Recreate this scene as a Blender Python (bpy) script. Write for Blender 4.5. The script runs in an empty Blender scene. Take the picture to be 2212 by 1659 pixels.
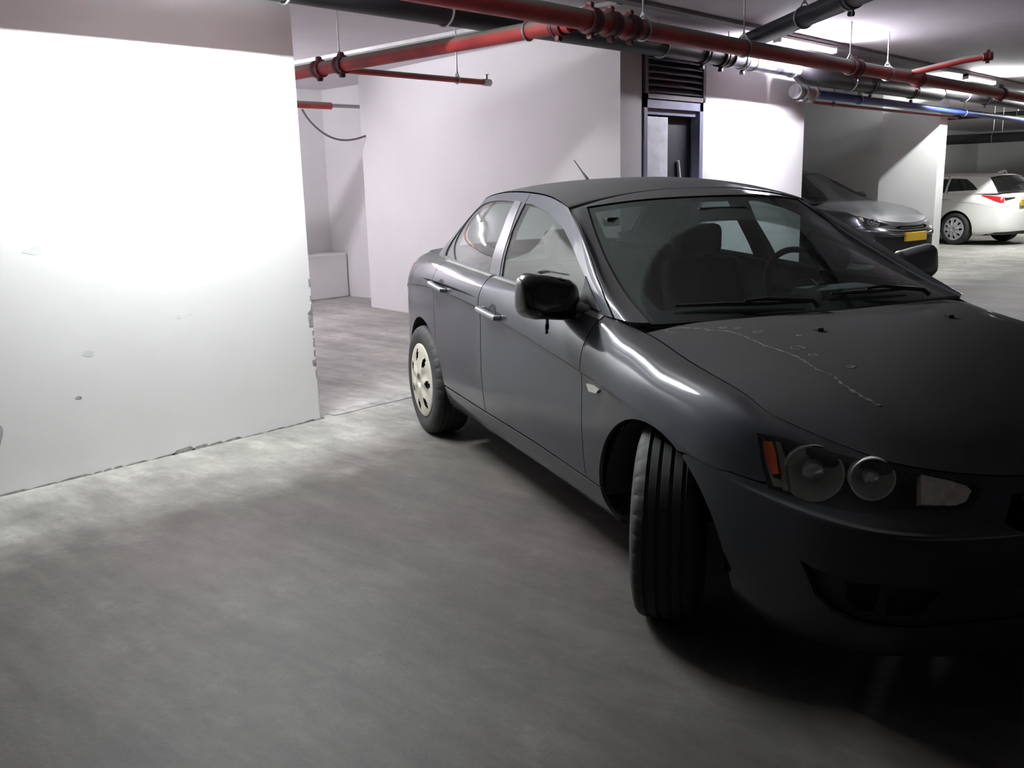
import bpy, bmesh, math, random
import numpy as np
from mathutils import Vector, Matrix
from mathutils.geometry import delaunay_2d_cdt
random.seed(7)
scene = bpy.context.scene
COL = scene.collection

# ------------------------------------------------------------------ camera, world, exposure
F_PX, PITCH, ROLL, CAM_Z, YAW = 1984.1, 0.2130031, -0.0270603, 1.4357, 0.7513925
def cam_axes():
    fwd = np.array([0, math.cos(PITCH), -math.sin(PITCH)]); up = np.array([0, math.sin(PITCH), math.cos(PITCH)]); rt = np.array([1., 0, 0])
    r2 = math.cos(ROLL) * rt + math.sin(ROLL) * up; u2 = -math.sin(ROLL) * rt + math.cos(ROLL) * up
    A = np.array([math.sin(YAW), math.cos(YAW)]); B = np.array([-math.cos(YAW), math.sin(YAW)])
    w = lambda p: Vector((float(p[:2] @ A), float(p[:2] @ B), float(p[2])))
    return w(r2), w(u2), w(fwd)
cd = bpy.data.cameras.new('camera'); cam = bpy.data.objects.new('camera', cd); COL.objects.link(cam)
R_, U_, D_ = cam_axes()
M = Matrix((R_, U_, -D_)).transposed().to_4x4(); M.translation = Vector((0, 0, CAM_Z)); cam.matrix_world = M
cd.sensor_width = 36; cd.lens = F_PX / 2212 * 36; cd.clip_start = .05; cd.clip_end = 200
scene.camera = cam
wd = bpy.data.worlds.new('world'); scene.world = wd; wd.use_nodes = True
wd.node_tree.nodes['Background'].inputs[0].default_value = (0.02, 0.02, 0.022, 1)
wd.node_tree.nodes['Background'].inputs[1].default_value = 0.0
scene.view_settings.view_transform = 'Standard'; scene.view_settings.look = 'None'
scene.view_settings.exposure = 1.3; scene.view_settings.gamma = 1.0
scene.cycles.use_denoising = True
scene.cycles.max_bounces = 10; scene.cycles.diffuse_bounces = 5; scene.cycles.transparent_max_bounces = 16
scene.cycles.sample_clamp_indirect = 4.0
scene.cycles.caustics_reflective = False; scene.cycles.caustics_refractive = False

# ------------------------------------------------------------------ materials
MATS = {}
def newmat(name):
    m = bpy.data.materials.new(name); m.use_nodes = True; MATS[name] = m
    return m, m.node_tree.nodes, m.node_tree.links, m.node_tree.nodes['Principled BSDF']
def noise_mix(N, Lk, c1, c2, scale, detail=4, lo=.35, hi=.65, coord='Object', stretch=(1, 1, 1), rough=.6):
    tc = N.new('ShaderNodeTexCoord'); mp = N.new('ShaderNodeMapping'); mp.inputs['Scale'].default_value = stretch
    nz = N.new('ShaderNodeTexNoise'); nz.inputs['Scale'].default_value = scale; nz.inputs['Detail'].default_value = detail; nz.inputs['Roughness'].default_value = rough
    cr = N.new('ShaderNodeValToRGB'); cr.color_ramp.elements[0].position = lo; cr.color_ramp.elements[1].position = hi
    cr.color_ramp.elements[0].color = (*c1, 1); cr.color_ramp.elements[1].color = (*c2, 1)
    Lk.new(tc.outputs[coord], mp.inputs[0]); Lk.new(mp.outputs[0], nz.inputs['Vector']); Lk.new(nz.outputs['Fac'], cr.inputs[0])
    return cr.outputs[0]
def mat(name, col, rough=.5, metal=0., var=.12, scale=6., bump=0., coat=0., spec=.5, emit=None, estr=0.):
    m, N, Lk, B = newmat(name)
    c2 = tuple(min(1, c * (1 + var)) for c in col); c1 = tuple(c * (1 - var) for c in col)
    out = noise_mix(N, Lk, c1, c2, scale)
    Lk.new(out, B.inputs['Base Color'])
    B.inputs['Roughness'].default_value = rough; B.inputs['Metallic'].default_value = metal
    B.inputs['Coat Weight'].default_value = coat; B.inputs['Coat Roughness'].default_value = .08
    B.inputs['Specular IOR Level'].default_value = spec
    if emit: B.inputs['Emission Color'].default_value = (*emit, 1); B.inputs['Emission Strength'].default_value = estr
    if bump:
        nz = N.new('ShaderNodeTexNoise'); nz.inputs['Scale'].default_value = scale * 6; tc = N.new('ShaderNodeTexCoord'); Lk.new(tc.outputs['Object'], nz.inputs['Vector'])
        bp = N.new('ShaderNodeBump'); bp.inputs['Strength'].default_value = bump; bp.inputs['Distance'].default_value = .01
        Lk.new(nz.outputs['Fac'], bp.inputs['Height']); Lk.new(bp.outputs[0], B.inputs['Normal'])
    return m
def paint(name, col, metal=.55, rough=.34, dust=(.30, .28, .25), dmax=.5, coat=.6, side=.12):
    """car paint with a layer of dust on what faces up"""
    m, N, Lk, B = newmat(name)
    g = N.new('ShaderNodeNewGeometry'); sp = N.new('ShaderNodeSeparateXYZ'); Lk.new(g.outputs['Normal'], sp.inputs[0])
    mr = N.new('ShaderNodeMapRange'); mr.inputs[1].default_value = .55; mr.inputs[2].default_value = 1.; mr.inputs[3].default_value = side; mr.inputs[4].default_value = dmax
    Lk.new(sp.outputs[2], mr.inputs[0])
    tc = N.new('ShaderNodeTexCoord'); nz = N.new('ShaderNodeTexNoise'); nz.inputs['Scale'].default_value = 2.3; nz.inputs['Detail'].default_value = 8; Lk.new(tc.outputs['Object'], nz.inputs['Vector'])
    mu = N.new('ShaderNodeMapRange'); mu.inputs[1].default_value = .3; mu.inputs[2].default_value = .7; mu.inputs[3].default_value = .75; mu.inputs[4].default_value = 1.15; Lk.new(nz.outputs['Fac'], mu.inputs[0])
    ml = N.new('ShaderNodeMath'); ml.operation = 'MULTIPLY'; ml.use_clamp = True; Lk.new(mr.outputs[0], ml.inputs[0]); Lk.new(mu.outputs[0], ml.inputs[1])
    mx = N.new('ShaderNodeMix'); mx.data_type = 'RGBA'; Lk.new(ml.outputs[0], mx.inputs['Factor']); mx.inputs['A'].default_value = (*col, 1); mx.inputs['B'].default_value = (*dust, 1)
    Lk.new(mx.outputs['Result'], B.inputs['Base Color'])
    def lerp(a, b, sock):
        q = N.new('ShaderNodeMapRange'); q.inputs[3].default_value = a; q.inputs[4].default_value = b; Lk.new(ml.outputs[0], q.inputs[0]); Lk.new(q.outputs[0], B.inputs[sock])
    lerp(metal, 0., 'Metallic'); lerp(rough, 1., 'Roughness'); lerp(coat, 0., 'Coat Weight'); B.inputs['Specular IOR Level'].default_value = .12; B.inputs['Coat Roughness'].default_value = .09
    return m
def glass(name, tint=(.75, .82, .80), refl=1.0, dust=.0, dcol=(.30, .30, .28), wipe=False, dark=0.):
    m, N, Lk, B = newmat(name); N.remove(B); out = N['Material Output']
    tr = N.new('ShaderNodeBsdfTransparent'); tr.inputs[0].default_value = (*tint, 1)
    gl = N.new('ShaderNodeBsdfGlossy'); gl.inputs['Roughness'].default_value = .02; gl.inputs[0].default_value = (refl, refl, refl, 1)
    fr = N.new('ShaderNodeFresnel'); ge = N.new('ShaderNodeNewGeometry'); io = N.new('ShaderNodeMapRange'); io.inputs[3].default_value = 1.5; io.inputs[4].default_value = 1 / 1.5
    Lk.new(ge.outputs['Backfacing'], io.inputs[0]); Lk.new(io.outputs[0], fr.inputs[0])
    m1 = N.new('ShaderNodeMixShader'); Lk.new(fr.outputs[0], m1.inputs[0]); Lk.new(tr.outputs[0], m1.inputs[1]); Lk.new(gl.outputs[0], m1.inputs[2])
    df = N.new('ShaderNodeBsdfDiffuse'); df.inputs[0].default_value = (*dcol, 1)
    m2 = N.new('ShaderNodeMixShader'); Lk.new(m1.outputs[0], m2.inputs[1]); Lk.new(df.outputs[0], m2.inputs[2]); m2.inputs[0].default_value = dust
    if wipe:   # dust film left outside the two arcs the wipers sweep
        tc = N.new('ShaderNodeTexCoord')
        def arc(cx, cy, r, soft=.012):
            mp = N.new('ShaderNodeMapping'); mp.inputs['Location'].default_value = (-cx * 1.1, -cy, 0); mp.inputs['Scale'].default_value = (1.1, 1, 0); Lk.new(tc.outputs['Object'], mp.inputs[0])
            ln = N.new('ShaderNodeVectorMath'); ln.operation = 'LENGTH'; Lk.new(mp.outputs[0], ln.inputs[0])
            q = N.new('ShaderNodeMapRange'); q.inputs[1].default_value = r - soft; q.inputs[2].default_value = r + soft; Lk.new(ln.outputs['Value'], q.inputs[0])
            return q.outputs[0], ln.outputs['Value']
        a, la = arc(-.17, -.04, .66); b, lb = arc(-.13, .22, .40)
        mn = N.new('ShaderNodeMath'); mn.operation = 'MULTIPLY'; Lk.new(a, mn.inputs[0]); Lk.new(b, mn.inputs[1])
        wv = N.new('ShaderNodeMath'); wv.operation = 'SINE'; sc = N.new('ShaderNodeMath'); sc.operation = 'MULTIPLY'; sc.inputs[1].default_value = 55; Lk.new(lb, sc.inputs[0]); Lk.new(sc.outputs[0], wv.inputs[0])
        st = N.new('ShaderNodeMapRange'); st.inputs[1].default_value = .2; st.inputs[2].default_value = 1; st.inputs[3].default_value = .0; st.inputs[4].default_value = .05; Lk.new(wv.outputs[0], st.inputs[0])
        fc = N.new('ShaderNodeMapRange'); fc.inputs[3].default_value = .035; fc.inputs[4].default_value = dust; Lk.new(mn.outputs[0], fc.inputs[0])
        ad = N.new('ShaderNodeMath'); ad.operation = 'ADD'; Lk.new(fc.outputs[0], ad.inputs[0]); Lk.new(st.outputs[0], ad.inputs[1])
        Lk.new(ad.outputs[0], m2.inputs[0])
    Lk.new(m2.outputs[0], out.inputs[0])
    return m

# ------------------------------------------------------------------ mesh helpers
class MB:
    def __init__(s): s.v = []; s.f = []; s.n = {}      # n: face index -> list of corner normals
    def add(s, vs, fs, ns=None):
        o = len(s.v); s.v += [tuple(map(float, q)) for q in vs]
        for k, f in enumerate(fs):
            if ns is not None: s.n[len(s.f)] = [tuple(ns[i]) for i in f]
            s.f.append([i + o for i in f])
        return s
    def box(s, lo, hi, bev=0.):
        bm = bmesh.new(); bmesh.ops.create_cube(bm, size=1)
        for v in bm.verts: v.co = Vector([lo[i] + (v.co[i] + .5) * (hi[i] - lo[i]) for i in range(3)])
        if bev: bmesh.ops.bevel(bm, geom=bm.edges[:], offset=bev, segments=3, profile=.5, affect='EDGES')
        return s.bm(bm)
    def bm(s, bm, mtx=None):
        if mtx is not None: bmesh.ops.transform(bm, matrix=mtx, verts=bm.verts)
        bm.verts.index_update(); s.add([v.co[:] for v in bm.verts], [[v.index for v in f.verts] for f in bm.faces]); bm.free(); return s
    def prism(s, poly, z0, z1):        # poly: xy points counter-clockwise
        n = len(poly); vs = [(x, y, z0) for x, y in poly] + [(x, y, z1) for x, y in poly]
        return s.add(vs, [list(range(n))[::-1], list(range(n, 2 * n))] + [[i, (i + 1) % n, n + (i + 1) % n, n + i] for i in range(n)])
    def tube(s, pts, r, seg=16, caps=True):
        pts = [Vector(p) for p in pts]; n = len(pts); rs = r if isinstance(r, (list, tuple)) else [r] * n; vs = []; prev = None
        for i, p in enumerate(pts):
            t = (pts[min(i + 1, n - 1)] - pts[max(i - 1, 0)]).normalized()
            if prev is None: a = t.orthogonal().normalized()
            else: a = (prev - t * prev.dot(t)).normalized()
            prev = a; b = t.cross(a)
            for k in range(seg):
                q = 2 * math.pi * k / seg; vs.append(p + (a * math.cos(q) + b * math.sin(q)) * rs[i])
        fs = [[i * seg + k, i * seg + (k + 1) % seg, (i + 1) * seg + (k + 1) % seg, (i + 1) * seg + k] for i in range(n - 1) for k in range(seg)]
        if caps: fs += [list(range(seg))[::-1], list(range((n - 1) * seg, n * seg))]
        return s.add(vs, fs)
    def lathe(s, prof, seg=48, mtx=None, closed=False, notch=None):     # prof: (radius, y) about the Y axis
        vs = []; n = len(prof)
        for k in range(seg):
            q = 2 * math.pi * k / seg
            for j, (r, y) in enumerate(prof):
                if notch: r = r - notch(j, k)
                p = Vector((r * math.cos(q), y, r * math.sin(q))); vs.append(mtx @ p if mtx else p)
        fs = []
        for k in range(seg):
            for j in range(n - 1 if not closed else n):
                a = k * n + j; b = k * n + (j + 1) % n; c = ((k + 1) % seg) * n + (j + 1) % n; d = ((k + 1) % seg) * n + j
                fs.append([a, b, c, d])
        return s.add(vs, fs)
    def mirror(s):
        o = len(s.v); nf = len(s.f); s.v += [(x, -y, z) for x, y, z in s.v]
        for k in range(nf):
            if k in s.n: s.n[len(s.f)] = [(a, -b, c) for a, b, c in s.n[k]][::-1]
            s.f.append([i + o for i in s.f[k]][::-1])
        return s
    def flip_y(s):
        s.v = [(x, -y, z) for x, y, z in s.v]; s.f = [f[::-1] for f in s.f]; s.n = {k: [(a, -b, c) for a, b, c in q][::-1] for k, q in s.n.items()}; return s
    def build(s, name, m, parent=None, smooth=False, angle=35, loc=None, rotz=None):
        me = bpy.data.meshes.new(name); me.from_pydata(s.v, [], s.f); me.materials.append(MATS[m]); me.validate()
        o = bpy.data.objects.new(name, me); COL.objects.link(o)
        if parent: o.parent = parent
        if loc: o.location = loc
        if rotz is not None: o.rotation_euler = (0, 0, rotz)
        if smooth or s.n:
            me.polygons.foreach_set('use_smooth', [True] * len(me.polygons))
            if s.n and len(me.polygons) == len(s.f):
                ln = [(0, 0, 0)] * len(me.loops)
                for k, p in enumerate(me.polygons):
                    if k in s.n:
                        for i, q in zip(p.loop_indices, s.n[k]): ln[i] = q
                    else:
                        for i in p.loop_indices: ln[i] = tuple(p.normal)
                me.normals_split_custom_set(ln)
            elif smooth:
                bm = bmesh.new(); bm.from_mesh(me); bmesh.ops.remove_doubles(bm, verts=bm.verts, dist=1e-5); bmesh.ops.recalc_face_normals(bm, faces=bm.faces)
                for e in bm.edges: e.smooth = not (len(e.link_faces) == 2 and e.calc_face_angle(0) > math.radians(angle))
                bm.to_mesh(me); bm.free(); me.polygons.foreach_set('use_smooth', [True] * len(me.polygons))
        else:
            bm = bmesh.new(); bm.from_mesh(me); bmesh.ops.recalc_face_normals(bm, faces=bm.faces); bm.to_mesh(me); bm.free()
        return o
def tag(o, label=None, cat=None, group=None, kind=None):
    if label: o['label'] = label
    if cat: o['category'] = cat
    if group: o['group'] = group
    if kind: o['kind'] = kind
    return o
def empty(name, loc, rotz=0):
    o = bpy.data.objects.new(name, None); COL.objects.link(o); o.location = loc; o.rotation_euler = (0, 0, rotz); o.empty_display_size = .2; return o
def rbox(lo, hi, bev, sub=0):
    return MB().box(lo, hi, bev)

class Surf:
    """tensor Catmull-Rom surface through a table of points T[j][i]; s runs over j, r over i"""
    def __init__(s, T): s.T=np.array(T,float); s.n,s.m=s.T.shape[:2]
    @staticmethod
    def _w(t,n):
        i=np.clip(np.floor(t).astype(int),0,n-2); f=t-i
        w=[-.5*f+f*f-.5*f**3, 1-2.5*f*f+1.5*f**3, .5*f+2*f*f-1.5*f**3, -.5*f*f+.5*f**3]
        return i,w
    def __call__(s,a,b):
        a=np.atleast_1d(np.asarray(a,float)); b=np.atleast_1d(np.asarray(b,float))
        i,wa=s._w(a,s.n); j,wb=s._w(b,s.m); T=s.T
        # linear extrapolated border
        P=np.pad(T,((1,1),(1,1),(0,0)),mode='edge')
        P[0]=2*P[1]-P[2]; P[-1]=2*P[-2]-P[-3]; P[:,0]=2*P[:,1]-P[:,2]; P[:,-1]=2*P[:,-2]-P[:,-3]
        if s.mir0: P[0]=P[2]*np.array([1,-1,1])
        if s.mir1: P[-1]=P[-3]*np.array([1,-1,1])
        o=0
        for k in range(4):
            for l in range(4): o=o+(wa[k]*wb[l])[:,None]*P[i+k,j+l]
        return o
    mir0=mir1=False
    def nrm(s,a,b,sgn=1):
        e=1e-3; du=s(a+e,b)-s(a-e,b); dv=s(a,b+e)-s(a,b-e)
        n=np.cross(du,dv); l=np.linalg.norm(n,axis=1,keepdims=True); return sgn*n/np.maximum(l,1e-12)
    def inv(s,proj,target,lo=None,hi=None):
        """find (a,b) so that proj(S(a,b)) == target, proj maps (n,3)->(n,2)"""
        if not hasattr(s,'_g'):
            A,B=np.meshgrid(np.arange(0,s.n-1+1e-9,.125),np.arange(0,s.m-1+1e-9,.25),indexing='ij')
            s._g=(A.ravel(),B.ravel(),s(A.ravel(),B.ravel()))
        a,b,P=s._g; m=np.ones(len(a),bool)
        if lo is not None: m&=(a>=lo)
        if hi is not None: m&=(a<=hi)
        d=((proj(P)-target)**2).sum(1); d[~m]=1e9; k=d.argmin(); x=np.array([a[k],b[k]]); 
        for _ in range(12):
            f=lambda q:(proj(s(q[0],q[1]))[0]-target)
            r=f(x); e=1e-4; J=np.array([(f(x+[e,0])-r)/e,(f(x+[0,e])-r)/e]).T
            try: st=np.linalg.solve(J,-r)
            except Exception: break
            st=np.clip(st,-.3,.3); x=x+st; x=np.clip(x,[0,0],[s.n-1,s.m-1])
        return x
# ---- sedan tables: (x forward, Y half width, z)
def side(x,l): return [(x,y,z) for y,z in l]
RING=[
 [(-3.55,0,.22),(-3.58,0,.26),(-3.60,0,.36),(-3.61,0,.50),(-3.60,0,.66),(-3.585,0,.72),(-3.57,0,.84),(-3.555,0,.98),(-3.52,0,1.045)],
 [(-3.50,.33,.22),(-3.54,.34,.26),(-3.57,.35,.36),(-3.58,.35,.50),(-3.57,.35,.66),(-3.555,.35,.72),(-3.54,.35,.84),(-3.53,.34,.975),(-3.50,.33,1.04)],
 [(-3.42,.55,.22),(-3.46,.57,.26),(-3.49,.60,.36),(-3.50,.61,.50),(-3.50,.61,.68),(-3.49,.61,.74),(-3.48,.60,.85),(-3.46,.57,.97),(-3.43,.52,1.03)],
 [(-3.25,.66,.22),(-3.29,.69,.26),(-3.32,.715,.36),(-3.33,.725,.50),(-3.33,.722,.74),(-3.33,.722,.79),(-3.32,.70,.89),(-3.31,.655,.985),(-3.28,.59,1.03)],
 side(-3.02,[(.73,.21),(.785,.25),(.815,.36),(.824,.52),(.820,.82),(.822,.86),(.795,.94),(.74,1.01),(.66,1.045)]),
 side(-2.63,[(.76,.20),(.825,.25),(.852,.36),(.862,.54),(.858,.85),(.862,.89),(.842,.965),(.80,1.025),(.72,1.05)]),
 side(-2.25,[(.76,.20),(.815,.25),(.850,.36),(.864,.56),(.864,.865),(.872,.90),(.855,.97),(.81,1.025),(.772,1.04)]),
 side(-1.65,[(.76,.20),(.815,.255),(.855,.36),(.871,.56),(.868,.845),(.877,.88),(.865,.95),(.825,1.005),(.788,1.02)]),
 side(-1.00,[(.76,.20),(.815,.255),(.855,.36),(.872,.56),(.870,.79),(.879,.825),(.868,.90),(.83,.975),(.788,.995)]),
 side(-.45,[(.76,.19),(.815,.25),(.858,.35),(.875,.53),(.873,.735),(.881,.77),(.868,.85),(.822,.926),(.780,.962)]),
 side(-.20,[(.76,.19),(.815,.245),(.862,.35),(.881,.53),(.884,.705),(.886,.745),(.865,.82),(.808,.893),(.738,.919)]),
 side(.04,[(.76,.19),(.815,.24),(.865,.35),(.884,.52),(.887,.675),(.884,.72),(.862,.80),(.802,.863),(.733,.868)]),
 side(.33,[(.74,.19),(.795,.225),(.843,.35),(.864,.50),(.868,.61),(.868,.645),(.853,.745),(.80,.828),(.738,.826)]),
 [(.50,.74,.165),(.53,.765,.20),(.555,.79,.33),(.56,.808,.47),(.565,.812,.575),(.555,.806,.60),(.525,.800,.69),(.50,.785,.765),(.48,.742,.792)],
 [(.68,.665,.165),(.715,.685,.19),(.745,.72,.31),(.76,.732,.45),(.765,.735,.555),(.75,.725,.575),(.715,.70,.63),(.685,.675,.70),(.66,.645,.735)],
 [(.79,.58,.18),(.83,.595,.205),(.855,.615,.30),(.87,.63,.44),(.875,.632,.545),(.86,.622,.562),(.825,.60,.60),(.795,.575,.665),(.775,.555,.700)],
 [(.86,.40,.175),(.90,.41,.20),(.925,.42,.30),(.94,.43,.43),(.945,.43,.535),(.935,.425,.55),(.91,.41,.58),(.885,.39,.635),(.865,.375,.672)],
 [(.90,.20,.17),(.935,.20,.195),(.96,.205,.29),(.975,.21,.42),(.98,.21,.53),(.972,.21,.545),(.955,.205,.57),(.93,.195,.62),(.905,.185,.658)],
 [(.91,0,.17),(.945,0,.195),(.97,0,.29),(.985,0,.42),(.99,0,.53),(.982,0,.545),(.965,0,.57),(.94,0,.615),(.915,0,.652)],
]
GREEN=[ # bottom .. top
 [(-3.00,0,1.07),(-2.86,0,1.16),(-2.70,0,1.25),(-2.53,0,1.34),(-2.33,0,1.425)],
 [(-2.98,.33,1.065),(-2.84,.325,1.155),(-2.68,.31,1.245),(-2.51,.30,1.335),(-2.32,.29,1.415)],
 [(-2.90,.575,1.055),(-2.77,.555,1.14),(-2.62,.53,1.225),(-2.47,.51,1.305),(-2.30,.48,1.38)],
 [(-2.78,.68,1.05),(-2.68,.655,1.12),(-2.56,.62,1.20),(-2.42,.58,1.285),(-2.26,.545,1.36)],
 [(-2.60,.735,1.045),(-2.53,.715,1.11),(-2.43,.68,1.19),(-2.33,.64,1.27),(-2.20,.59,1.37)],
 [(-2.35,.765,1.04),(-2.32,.742,1.115),(-2.25,.70,1.205),(-2.17,.652,1.30),(-2.05,.595,1.393)],
 [(-1.95,.785,1.03),(-1.93,.755,1.115),(-1.90,.70,1.22),(-1.87,.65,1.315),(-1.83,.592,1.407)],
 [(-1.55,.785,1.015),(-1.55,.75,1.11),(-1.55,.70,1.21),(-1.55,.648,1.31),(-1.55,.592,1.402)],
 [(-1.15,.785,1.00),(-1.17,.75,1.10),(-1.20,.70,1.20),(-1.25,.648,1.295),(-1.32,.597,1.382)],
 [(-.75,.785,.98),(-.80,.752,1.075),(-.89,.70,1.175),(-1.0,.652,1.26),(-1.13,.612,1.345)],
 [(-.38,.782,.962),(-.55,.748,1.06),(-.73,.70,1.16),(-.91,.652,1.25),(-1.10,.600,1.328)],
 [(-.24,.715,.957),(-.46,.688,1.03),(-.68,.650,1.13),(-.885,.600,1.235),(-1.06,.550,1.338)],
 [(-.16,.40,.963),(-.38,.385,1.062),(-.60,.365,1.166),(-.82,.345,1.27),(-1.00,.325,1.362)],
 [(-.11,0,.965),(-.335,0,1.067),(-.56,0,1.173),(-.78,0,1.28),(-.965,0,1.370)],
]
def lower(): 
    s=Surf(RING); s.mir0=s.mir1=True; return s
def green():
    s=Surf(GREEN); s.mir0=s.mir1=True; return s
def roof(S,crown=([-2.33,-2.0,-1.6,-1.25,-.965],[1.425,1.455,1.462,1.44,1.370])):
    top=S.T[:,-1]; n=len(top); rows=[]
    for t in np.linspace(0,1,6):
        row=[]
        for k in range(n):
            E=top[k]; xc=E[0]+(0.0 if k in(0,n-1) else 0); 
            # centre line point under same x, crown
            x=E[0]; cx,cz=map(np.array,crown)
            C=np.array([x,0,np.interp(x,cx,cz)])
            f=1-(1-t)**2.2
            row.append((E[0],E[1]*(1-t),E[2]+(C[2]-E[2])*f))
        rows.append(row)
    s=Surf(np.array(rows).transpose(1,0,2)); s.mir0=s.mir1=True; return s
HC0=[(-.11,.965),(.10,.950),(.33,.915),(.56,.855),(.76,.765),(.90,.665)]
def cr(P,t):
    P=np.array(P,float); i=np.clip(np.floor(t).astype(int),0,len(P)-2); f=(t-i)[:,None]
    Q=np.vstack([2*P[0]-P[1],P,2*P[-1]-P[-2]])
    return (-.5*f+f*f-.5*f**3)*Q[i]+(1-2.5*f*f+1.5*f**3)*Q[i+1]+(.5*f+2*f*f-1.5*f**3)*Q[i+2]+(-.5*f*f+.5*f**3)*Q[i+3]
def hood(L,nu=9,nv=13,HC=HC0):
    # v: cowl(0) -> nose(1); u: centre(0) -> edge(1)
    u=np.linspace(0,1,nu); v=np.linspace(0,1,nv)
    C=cr([(x,0,z) for x,z in HC],v*5)
    E=np.array([L(j,8)[0] for j in 9.85+ (13-9.85)*v]); 
    F=np.array([L(j,8)[0] for j in 18-(18-13)*u])
    zc=HC[0][1]-.965; K=cr([(-.11,0,.965+zc),(-.12,.2,.965+zc),(-.145,.4,.962+zc),(-.18,.58,.955+zc),(E[0][0],E[0][1],E[0][2])],u*4)
    out=[]
    for a in range(nv):
        row=[]
        for b in range(nu):
            U,V=u[b],v[a]; wz=1-U**2.4
            def bl(A,B): r=(1-U)*A+U*B; r=r.copy(); r[2]=wz*A[2]+(1-wz)*B[2]; return r
            P=bl(C[a],E[a])+(1-V)*K[b]+V*F[b]-((1-V)*bl(C[0],E[0])+V*bl(C[-1],E[-1]))
            row.append(P)
        out.append(row)
    s=Surf(np.array(out)); return s
# ------------------------------------------------------------------ material palette
paint('paint_grey', (.031, .035, .044), metal=.30, rough=.45, dust=(.064, .062, .063), dmax=1.15, coat=.8, side=.12)
paint('paint_silver', (.09, .095, .105), metal=.7, rough=.28, dust=(.16, .155, .15), dmax=.4, coat=.8, side=.05)
paint('paint_white', (.82, .82, .80), metal=0., rough=.3, dust=(.6, .6, .58), dmax=.2, coat=.8, side=.03)
glass('car_glass', (.60, .68, .66), dust=.10, dcol=(.42, .42, .40))
glass('windshield_glass', (.60, .70, .68), dust=.72, dcol=(.066, .075, .071), wipe=True)
glass('plain_glass', (.35, .40, .40), dust=.03)
glass('lens_clear', (.92, .93, .92), dust=.03, dcol=(.5, .48, .42))
mat('lens_glossy', (.72, .74, .74), .12, .5, coat=1.)
mat('chrome', (.62, .62, .60), .22, .85, var=.05)
mat('reflector_silver', (.80, .81, .79), .25, .15, var=.05, coat=.6)
mat('lamp_dark', (.045, .045, .048), .35)
mat('black_matte', (.010, .010, .011), .85)
mat('void_black', (.003, .003, .003), .9)
mat('black_trim', (.012, .012, .013), .5)
mat('black_plastic', (.022, .022, .023), .6)
mat('black_tape', (.006, .006, .007), .22, coat=.8, bump=.15, scale=6)
mat('rubber', (.024, .025, .025), .72, var=.25)
mat('cover_cream', (.46, .44, .37), .45, var=.12, scale=14)
mat('cover_silver', (.55, .55, .58), .35, .4)
mat('interior_grey', (.07, .07, .07), .9)
mat('seat_fabric', (.012, .012, .014), .95)
mat('dash_plastic', (.022, .023, .022), .7)
mat('dust_trim', (.17, .17, .155), .85)
mat('amber_lens', (.85, .13, .03), .25, coat=.8)
mat('clear_lens', (.95, .76, .70), .35, var=.25, scale=40, coat=.6)
mat('marker_white', (.75, .74, .66), .3, coat=.6)
mat('red_lens', (.50, .012, .018), .2, coat=.9)
mat('smoke_lens', (.03, .03, .035), .15, coat=.9)
mat('plate_yellow', (.68, .44, .03), .5, var=.06)
mat('water_mark', (.16, .15, .135), .9, var=.4, scale=60)
mat('blue_sticker', (.02, .09, .13), .6)
mat('paper_white', (.72, .74, .72), .7)

mat('cover_dark', (.05, .05, .055), .5)
mat('handle_grey', (.22, .23, .24), .3, .6, coat=.6)
mat('mirror_cap', (.15, .145, .17), .35, .2, coat=.5)
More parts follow.
